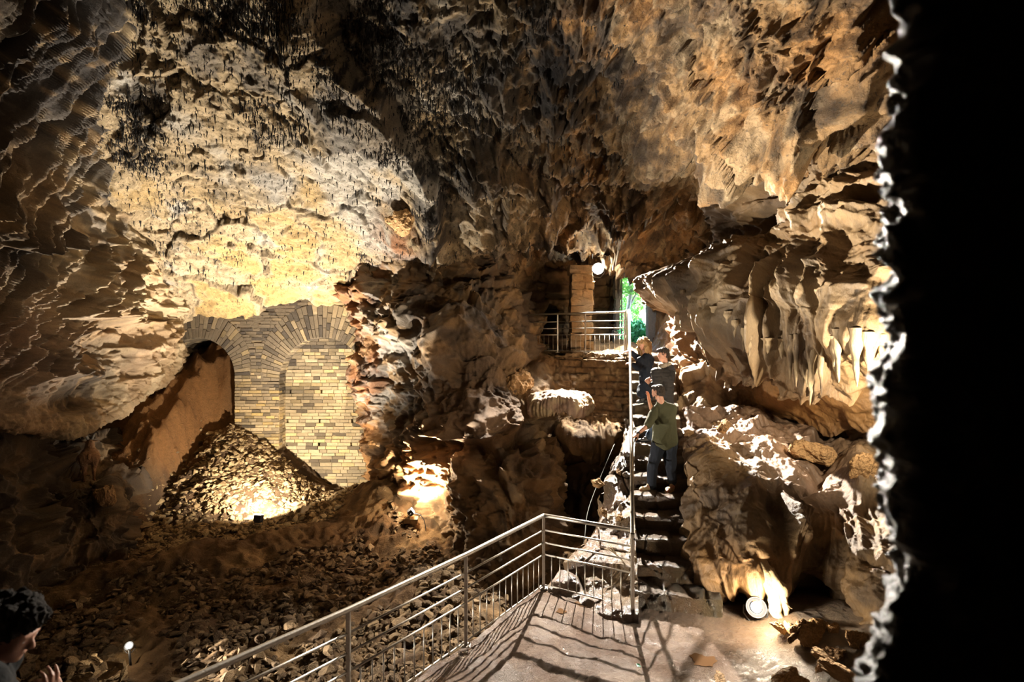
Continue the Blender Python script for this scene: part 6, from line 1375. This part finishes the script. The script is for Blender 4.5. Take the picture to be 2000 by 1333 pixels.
# ---- dark figure at the lower left corner, near the camera
def J4(px, py, dd): return P(px, py, 2.15+dd)
P4 = empty('person', (-2.05, 2.15, .5)); tag(P4, 'dark silhouetted person with curly hair looking down in the lower left corner', 'person')
H4 = Frame(J4(18, 1238, 0), (.86, .10, -.42), (.3, 0, 1), 1.); u4 = np.array
nk4 = J4(-22, 1300, .02); s4L, s4R = J4(-30, 1345, .20), J4(-40, 1350, -.2); ch4 = J4(-30, 1430, 0); h4 = np.array([-2.13, 2.15, 1.42]); e4 = J4(50, 1440, .2); w4 = J4(92, 1378, .16)
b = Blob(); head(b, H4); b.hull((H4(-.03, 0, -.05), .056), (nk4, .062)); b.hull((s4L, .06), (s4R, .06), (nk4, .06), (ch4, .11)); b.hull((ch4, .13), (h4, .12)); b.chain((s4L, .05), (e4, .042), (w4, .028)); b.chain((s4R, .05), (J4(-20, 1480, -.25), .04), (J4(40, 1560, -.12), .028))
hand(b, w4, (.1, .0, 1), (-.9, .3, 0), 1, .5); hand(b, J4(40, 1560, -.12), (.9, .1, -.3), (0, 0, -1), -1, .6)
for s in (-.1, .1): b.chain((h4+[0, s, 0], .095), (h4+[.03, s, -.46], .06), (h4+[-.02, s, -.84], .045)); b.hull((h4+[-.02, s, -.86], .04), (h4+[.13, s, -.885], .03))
b.build('body', skin('shaded_skin', (.30, .15, .10)), P4, .006, 3); eyes(H4, P4, EYE)  # skin darkened to stand in for the shadow on this face
BLK = cloth('black_cloth', (.005, .005, .005))
b = Blob(); b.hull((s4L, .085), (s4R, .085), (nk4+[-.02, 0, -.03], .075), (ch4, .15)); b.hull((ch4, .15), (h4+[0, 0, .0], .15)); b.chain((s4L, .085), (e4, .065), (w4+(e4-w4)*.25, .045)); b.chain((s4R, .085), (J4(-20, 1480, -.25), .06), (J4(35, 1550, -.13), .04)); b.hull((nk4+[-.01, -.03, .01], .075), (nk4+[.02, .03, .0], .072)); b.build('jacket', BLK, P4, .010, 3, .012, 8, 4)
b = Blob()
for s in (-.1, .1): b.chain((h4+[0, s, .03], .12), (h4+[.03, s, -.46], .085), (h4+[-.02, s, -.82], .07))
b.hull((h4+[0, -.1, 0], .12), (h4+[0, .1, 0], .12)); b.build('trousers', BLK, P4, .012, 3, .012, 7, 5)
for s in (-.1, .1): b = Blob(); q = h4+[-.06, s, 0]; q[2] = .53; b2_ = q+[.27, 0, 0]; shoe(b, q, b2_); b.build('shoe', M['dark'], P4, .008, 2)
b = Blob(); b.ell(H4(-.028, 0, .055), H4.ax(), (.112, .096, .098)); b.ell(H4(-.065, 0, .0), H4.ax(), (.07, .085, .085)); b.ell(H4(.05, 0, .105), H4.ax(), (.06, .07, .045))
for k_ in range(46):
    r_ = np.random.default_rng(k_); v = unit(r_.normal(size=3)); v = unit(np.array([v[0]-.15, v[1], abs(v[2])*.8+.1])); b.ell(H4(-.028+v[0]*.112, v[1]*.096, .055+v[2]*.098), H4.ax(), (.022, .022, .02))
hairmesh('hair', b, plain('black_hair', (.012, .009, .007), .8, 0, .6, 160, .3, .15), P4, .006, .010, 40, 2)

# ---- goat-like animal on the dark ledge
def goat():
    root = empty('animal', tuple(P(176, 938, 10.6))); tag(root, 'brown horned goat like animal standing rear toward us on the dark rock ledge', 'animal')
    z0 = P(176, 938, 10.6)[2]-.02; c = P(174, 900, 10.6); fx = unit((-.62, .78, 0)); rt = np.array([-fx[1], fx[0], 0])*-1
    q = lambda a, b_, z: np.array([c[0], c[1], z0])+fx*a+rt*b_+np.array([0, 0, z])
    b = Blob(); b.hull((q(-.02, .06, .50), .125), (q(-.02, -.06, .50), .125), (q(.12, 0, .46), .14)); b.hull((q(.12, 0, .46), .145), (q(.42, 0, .43), .165)); b.hull((q(.42, 0, .44), .165), (q(.60, .04, .46), .12), (q(.60, -.04, .46), .12), (q(.55, 0, .36), .11))
    b.chain((q(.62, 0, .52), .11), (q(.78, 0, .66), .075)); b.hull((q(.78, 0, .68), .062), (q(.84, 0, .68), .058), (q(.98, 0, .60), .036)); b.hull((q(.97, 0, .605), .036), (q(1.0, 0, .59), .03))
    for s in (-1, 1):
        b.chain((q(-.03, s*.085, .45), .085), (q(.05, s*.085, .30), .05), (q(-.06, s*.08, .19), .028), (q(-.03, s*.08, .05), .022), (q(-.01, s*.08, .015), .028))
        b.chain((q(.55, s*.075, .36), .06), (q(.56, s*.07, .20), .032), (q(.55, s*.07, .05), .021), (q(.57, s*.07, .015), .027)); b.hull((q(.78, s*.05, .70), .018), (q(.75, s*.13, .70), .012))
    b.chain((q(-.13, 0, .56), .03), (q(-.17, 0, .47), .016)); b.build('body', plain('brown_fur', (.20, .105, .05), .9, 0, .8, 70, .45), root, .011, 2, .008, 22, 3)
    b = Blob()
    for s in (-1, 1): b.chain((q(.80, s*.035, .74), .028), (q(.74, s*.07, .86), .025), (q(.62, s*.11, .92), .020), (q(.48, s*.14, .90), .014), (q(.40, s*.15, .84), .008))
    b.build('horns', plain('horn', (.09, .075, .06), .5, 0, .8, 40), root, .008, 2)
goat()
# ================================================================ camera, lamps' light, world
cam = bpy.data.cameras.new('camera'); cam.lens = 18; cam.sensor_width = 36; cam.clip_start = .02; cam.clip_end = 200
cam.dof.use_dof = True; cam.dof.focus_distance = 8.5; cam.dof.aperture_fstop = 1.7
co = bpy.data.objects.new('camera', cam); COL.objects.link(co); co.location = (0, 0, CAMZ); co.rotation_euler = (math.pi/2, 0, 0); SC.camera = co
def spot(name, loc, target, power, col, ang=100, blend=.6, r=.05):
    l = bpy.data.lights.new(name, 'SPOT'); l.energy = power; l.color = col; l.spot_size = math.radians(ang); l.spot_blend = blend; l.shadow_soft_size = r
    o = bpy.data.objects.new(name, l); COL.objects.link(o); o.location = loc
    o.rotation_euler = (Vector(target)-Vector(loc)).to_track_quat('-Z', 'Y').to_euler(); return o
def point(name, loc, power, col, r=.05):
    l = bpy.data.lights.new(name, 'POINT'); l.energy = power; l.color = col; l.shadow_soft_size = r
    o = bpy.data.objects.new(name, l); COL.objects.link(o); o.location = loc; return o
WARM = (1, .84, .61); NEUT = (1, .91, .78)
spot('landing_light', LP1+[0, -.19, -.02], (2.9, 6.6, .5), 18000, NEUT, 100, 1., .035)
point('landing_spill', LP1+[.02, -.2, -.02], 110, (.97, 1, .95), .04)
spot('arcade_light', LP2+[0, .03, .12], P(520, 400, 11.4), 6500, (1, .92, .79), 116, 1., .05)
spot('arcade_spill', LP2+[.0, .12, .16], (-6.6, 14., 1.0), 1150, (1, .89, .73), 155, .6, .05)
spot('column_light', LP3+[.08, .02, .06], P(815, 800, 11.8), 2000, WARM, 140, .8, .05)
point('column_spill', LP3+[.03, -.02, .2], 100, WARM, .05)
point('mound_light', LP4+[-.02, -.27, .1], 80, WARM, .05)
spot('corner_light', LP5+[.05, -.1, .05], P(1620, 90, 6.3), 25000, (1, .88, .71), 39, 1., .05)
point('corner_spill', LP5+[-.06, -.16, -.02], 5, WARM, .03)
spot('corner_wide', LP5+[.05, -.1, .06], P(1500, 960, 7.0), 2400, (1, .88, .72), 70, 1., .05)
spot('right_light', LP6+[-.06, .1, .08], P(1600, 600, 8.0), 620, WARM, 160, .8, .06)
w = bpy.data.worlds.new('sky'); SC.world = w; w.use_nodes = True; nt = w.node_tree
sk = nt.nodes.new('ShaderNodeTexSky'); sk.sky_type = 'NISHITA'; sk.sun_disc = False; sk.sun_elevation = math.radians(50); sk.sun_rotation = math.radians(200)
nt.links.new(sk.outputs[0], nt.nodes['Background'].inputs[0]); nt.nodes['Background'].inputs[1].default_value = 4.0
sun = bpy.data.lights.new('sun', 'SUN'); sun.energy = 30; sun.angle = .01; so = bpy.data.objects.new('sun', sun); COL.objects.link(so); so.location = (4, 24, 14); so.rotation_euler = (math.radians(14), math.radians(22), 0)
SC.view_settings.view_transform = 'Standard'; SC.view_settings.look = 'None'; SC.view_settings.gamma = 1; SC.view_settings.exposure = .22; SC.view_settings.use_curve_mapping = False
